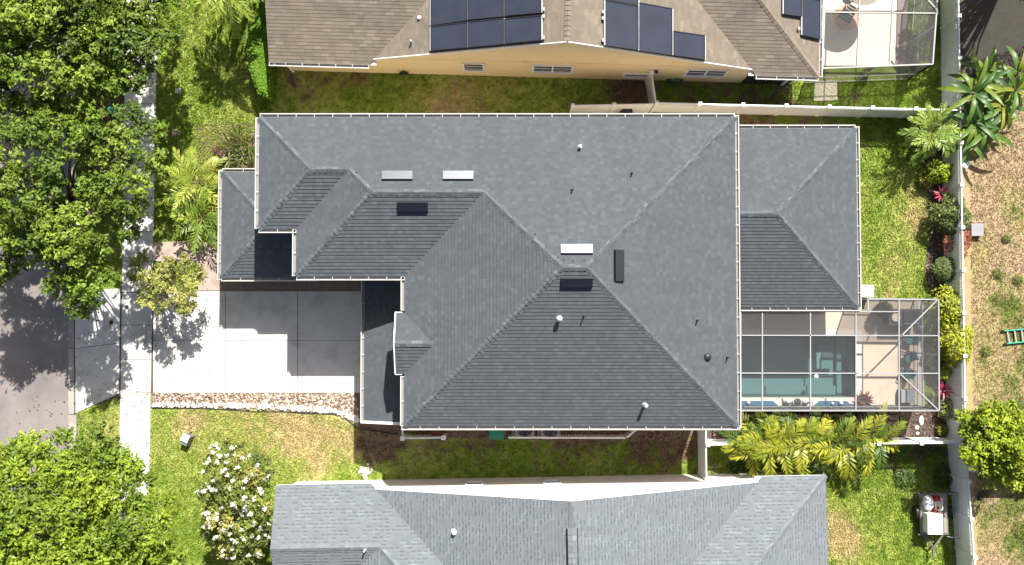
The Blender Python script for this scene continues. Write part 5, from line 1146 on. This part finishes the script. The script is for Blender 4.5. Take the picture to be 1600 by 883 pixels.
palm('garden_palm', 'spreading lime green palm in the front bed nearest the top corner of the porch roof', [(308,286,1.25)], 18, 1.85, .44, LIME, 1.1, seed=1, wl=.075, pairs=15, vee=.2, grp='front bed palms')
palm('garden_palm', 'darker drooping palm in the front bed above the entry path', [(316,342,1.15)], 18, 1.65, .42, [(.24,.35,.05),(.32,.41,.06),(.16,.26,.04)], 1.4, seed=2, grp='front bed palms', wl=.075, pairs=14, vee=.2)
palm('tall_palm', 'tall palm with broad fronds at the top edge beside the clipped hedge', [(352,-22,3.6)], 24, 1.9, .5, [(.32,.40,.055),(.40,.45,.07),(.24,.32,.045)], 1.5, seed=3, trunk_r=.14, wl=.085, pairs=24, vee=.15)
palm('feather_palm', 'feathery green palm by the corner of the lattice fence and planting bed', [(1453,208,1.9),(1462,200,1.6)], 16, 1.35, .36, [(.22,.33,.06),(.32,.41,.07)], 1.4, seed=4, wl=.07, pairs=14, vee=.2)
YP = [(.34,.36,.03),(.44,.44,.05),(.11,.18,.025),(.08,.14,.02),(.24,.30,.03)]
for i, (hs, lb) in enumerate((([(1188,668,1.9),(1205,676,2.2),(1178,682,1.6)], 'yellow green clumping palm nearest the main house corner below the pool'), ([(1238,676,2.3),(1255,668,2.0),(1232,690,1.7)], 'tallest yellow green clumping palm below the middle of the pool'),
                              ([(1290,672,2.0),(1312,680,2.2),(1285,688,1.6)], 'yellow green clumping palm overhanging the lattice fence between two like it'), ([(1346,668,1.9),(1362,674,1.6)], 'yellow green clumping palm nearest the bare mulch below the enclosure'))):
    palm('clumping_palm', lb, [(a + k, b_v + 15, c_h) for a, b_v, c_h in hs for k in (-9, 9)], 5, 1.6, .45, YP, 1.7, seed=10 + i, grp='yellow palms below the pool', trunk_r=.05, wl=.075, pairs=22, vee=.3)
# banana plants
BAN = [(.075,.165,.035),(.12,.22,.04),(.06,.13,.028),(.20,.28,.04)]
rosette('banana_plant', 'tall banana plant with dark upright leaves behind the back fence', 1532, 130, 2.3, 12, 1.45, .23, BAN, (.1, 1.2), 1.2, .25, seed=1, heads=[(0,0,0),(.5,.5,-.4),(-.35,-.5,.2)], grp='banana plants behind the fence')
rosette('banana_plant', 'banana plant with broad splayed leaves just below the tall one', 1525, 190, 1.9, 13, 1.35, .23, BAN, (.0, 1.1), 1.2, .25, seed=2, heads=[(0,0,0),(.6,-.3,-.3),(-.2,-.7,-.5)], grp='banana plants behind the fence')
rosette('banana_plant', 'banana plant with yellowing leaves at the right edge of the photo', 1590, 140, 2.0, 12, 1.3, .22, [(.10,.19,.035),(.30,.31,.05),(.14,.22,.03)], (.1, 1.2), 1.3, .25, seed=3, heads=[(0,0,0),(.2,.8,-.2),(-.4,-.6,-.4)], grp='banana plants behind the fence')
shrub('ginger_shrub', 'leafy green shrub filling between the banana plants', 1560, 170, .8, 1.3, (.14,.22,.045), .22, 1100, 2, .3)
# front bed
rosette('spiky_plant', 'dark green spiky bromeliad clump near the main roof corner', 372, 232, .45, 20, .75, .06, [(.08,.11,.025),(.13,.16,.04),(.18,.17,.05)], (.2, 1.35), .8, .3, seed=5, heads=[(0,0,0),(.45,.2,0),(-.4,.15,0),(.15,-.45,0),(-.35,-.35,0),(.5,-.3,0),(0,.5,0)])
rosette('red_bromeliad', 'small red bromeliad left of the spiky clump', 333, 254, .3, 14, .3, .07, [(.40,.06,.05),(.28,.05,.03)], (.3, 1.2), .7, .3, seed=6)
shrub('bronze_shrub', 'reddish brown shrub above the red bromeliad', 345, 240, .42, .6, (.15,.09,.045), .12, 420, 31, .4)
# clipped hedge
hx = [(386,-30),(421,-30),(421,120),(419,152),(402,146),(387,105)]; hw_ = [(P(u,v,1.5).x, P(u,v,1.5).y) for u, v in hx]; t = thing('hedge', 'clipped bright green hedge at the left end of the tan roofed house', 'hedge', (hw_[2][0], hw_[2][1], 0))
m = MB(); cx_ = sum(p[0] for p in hw_)/6; cy_ = sum(p[1] for p in hw_)/6; m.prism([(cx_+(x-cx_)*.85, cy_+(y-cy_)*.93) for x, y in hw_], 0, 1.35); m.build('twig_mass', plain('dark twigs', (.03,.045,.015), .95, var=.4, scale=10), t)
q = np.array(hw_).min(0) + (np.array(hw_).max(0)-np.array(hw_).min(0)) * rng.random((26000, 2)); q = q[in_poly(q, hw_)]; e = edge_dist(q, hw_); z = np.where(e < .12, .2 + 1.25 * rng.random(len(q)), 1.42 + .14 * rng.random(len(q)) * np.minimum(e/.2, 1))
LV(np.column_stack([q, z]), np.tile([.05,.15,.9], (len(q), 1)), .085, .05, (.19,.36,.025), 'foliage', M['leaf'], t)
# bed along the back fence
shrub('yellow_shrub', 'bright lime shrub just below the feathery palm by the fence', 1470, 268, .6, 1.3, (.30,.38,.025), .13, 750, 3)
shrub('yellow_shrub', 'small yellow leaved shrub at the lawn edge left of the lime shrub', 1446, 282, .3, .6, (.34,.34,.04), .11, 240, 33)
rosette('pink_cordyline', 'bright pink cordyline at the upper end of the fence bed', 1473, 303, .7, 16, .38, .10, [(.50,.05,.12),(.36,.04,.09),(.58,.22,.26)], (.2, 1.3), .8, .3, seed=7, grp='pink cordylines')
rosette('pink_cordyline', 'bright pink cordyline beside the lower right of the enclosure', 1476, 611, .7, 15, .38, .10, [(.52,.05,.13),(.36,.04,.09),(.55,.18,.25)], (.2, 1.3), .8, .3, seed=8, grp='pink cordylines')
shrub('green_shrub', 'large dark green shrub leaning over the fence above the red crotons', 1490, 338, .9, 1.7, (.12,.165,.045), .14, 1700, 4, cols2=((.24,.23,.05), .12))
shrub('red_croton', 'red leaved croton below the dark green shrub', 1496, 376, .75, 1.2, (.42,.11,.085), .14, 700, 5, .35, cols2=((.16,.12,.035), .25))
shrub('round_bush', 'clipped round green bush standing against the back fence', 1481, 421, .62, 1.25, (.17,.23,.07), .07, 2600, 6, rough_=.06)
shrub('yellow_creeper', 'tall yellow green shrub spilling over the fence, upper part of the row', 1484, 480, .72, 1.9, (.36,.39,.025), .13, 1300, 7, squash=1.3, cols2=((.18,.24,.02), .25), grp='yellow shrubs over the fence')
shrub('yellow_creeper', 'widest yellow green shrub spilling over the fence beside the enclosure', 1496, 535, .85, 2.0, (.40,.42,.025), .13, 1900, 8, squash=1.35, cols2=((.2,.26,.02), .25), grp='yellow shrubs over the fence')
shrub('lime_shrub', 'small lime shrub against the fence above the lower pink cordyline', 1477, 583, .3, .9, (.28,.36,.025), .11, 280, 9)
shrub('olive_bush', 'pale olive bush at the corner of the back fence below the pink cordyline', 1484, 638, .5, .8, (.25,.28,.07), .09, 700, 10)
shrub('low_plant', 'low yellow green plant in the mulch by the fence corner', 1473, 672, .28, .4, (.20,.24,.03), .1, 240, 11)
t, p = pot('potted_plant', 'dark pot with a red leaved plant on the lower edge of the deck', 1348, 626, .28, .5, M['dark'])
random.seed(3); V, F, C = blades([((p.x + .04*math.cos(i*2.4), p.y + .04*math.sin(i*2.4), .5), i*2.4, .3 + i*.05, .5, .09, .8, .3, random.choice([(.28,.06,.08),(.2,.05,.06),(.12,.12,.06)])) for i in range(18)]); np_mesh('leaves', V, F, 4, C, M['leaf_soft'], t)
for i, (u, v, r_, lb) in enumerate(((1574,372,.22,'small green weed tuft right of the utility box'), (1559,427,.24,'small green weed tuft in the middle of the dry field'), (1592,437,.26,'small green weed tuft at the right edge below the utility box'), (1542,548,.24,'small green weed tuft left of the ladder'), (1596,828,.4,'green weed clump at the right edge below the yellow green tree'))):
    shrub('weed', lb, u, v, r_, .22, (.15,.19,.03), .10, 170, 40 + i, .3, cat='weed', grp='weeds in the dry field', stem=False)
for i, (u, v, r_, lb) in enumerate(((1415,748,.5,'low leafy weed patch in the shade of the lower lattice fence'), (1475,745,.55,'leafy weed by the lower back fence above the trailer'), (1150,728,.4,'low weed beside the eave of the pale roofed house'))):
    shrub('ground_plant', lb, u, v, r_, .35, (.08,.13,.03), .13, 300, 60 + i, .4, cat='weed', stem=False)

# fallen leaves and clay pots
fl = np.concatenate([poly_sample([(60,440),(330,440),(330,640),(60,640)], 160), poly_sample([(190,0),(245,0),(236,450),(190,450)], 120), poly_sample([(20,600),(240,600),(240,760),(20,760)], 110)])
V, F, C = leaf_arrays(np.column_stack([fl, np.full(len(fl), .07)]), np.tile([0, 0, 1.], (len(fl), 1)), .09, .05, np.array([(.20,.12,.05),(.16,.17,.04),(.10,.07,.04)])[rng.integers(0, 3, len(fl))])
tag(np_mesh('fallen_leaves', V, F, 4, C, M['leaf']), kind='stuff')
M['clay'] = plain('terracotta', (.36,.15,.085), .85, 0, .2)
for u, v, r_, lb in ((1016,679,.2,'larger terracotta pot against the main house near the angled screen end'), (1028,677,.14,'smaller terracotta pot against the main house near the angled screen end')):
    p = P(u, v, .3); t = thing('clay_pot', lb, 'pot', (p.x, p.y, 0), 0, 'terracotta pots by the main house'); m = MB(); m.lathe((p.x,p.y,0), [(r_*.65,0),(r_,r_*1.5),(r_*1.12,r_*1.5),(r_*1.12,r_*1.75),(r_*.9,r_*1.75),(r_*.85,r_*1.4)], 16); m.build('pot', M['clay'], t); m = MB(); m.lathe((p.x,p.y,r_*1.36), [(r_*.84,0),(r_*.84,.02),(.02,.03)], 14); m.build('soil', M['mulch'], t)
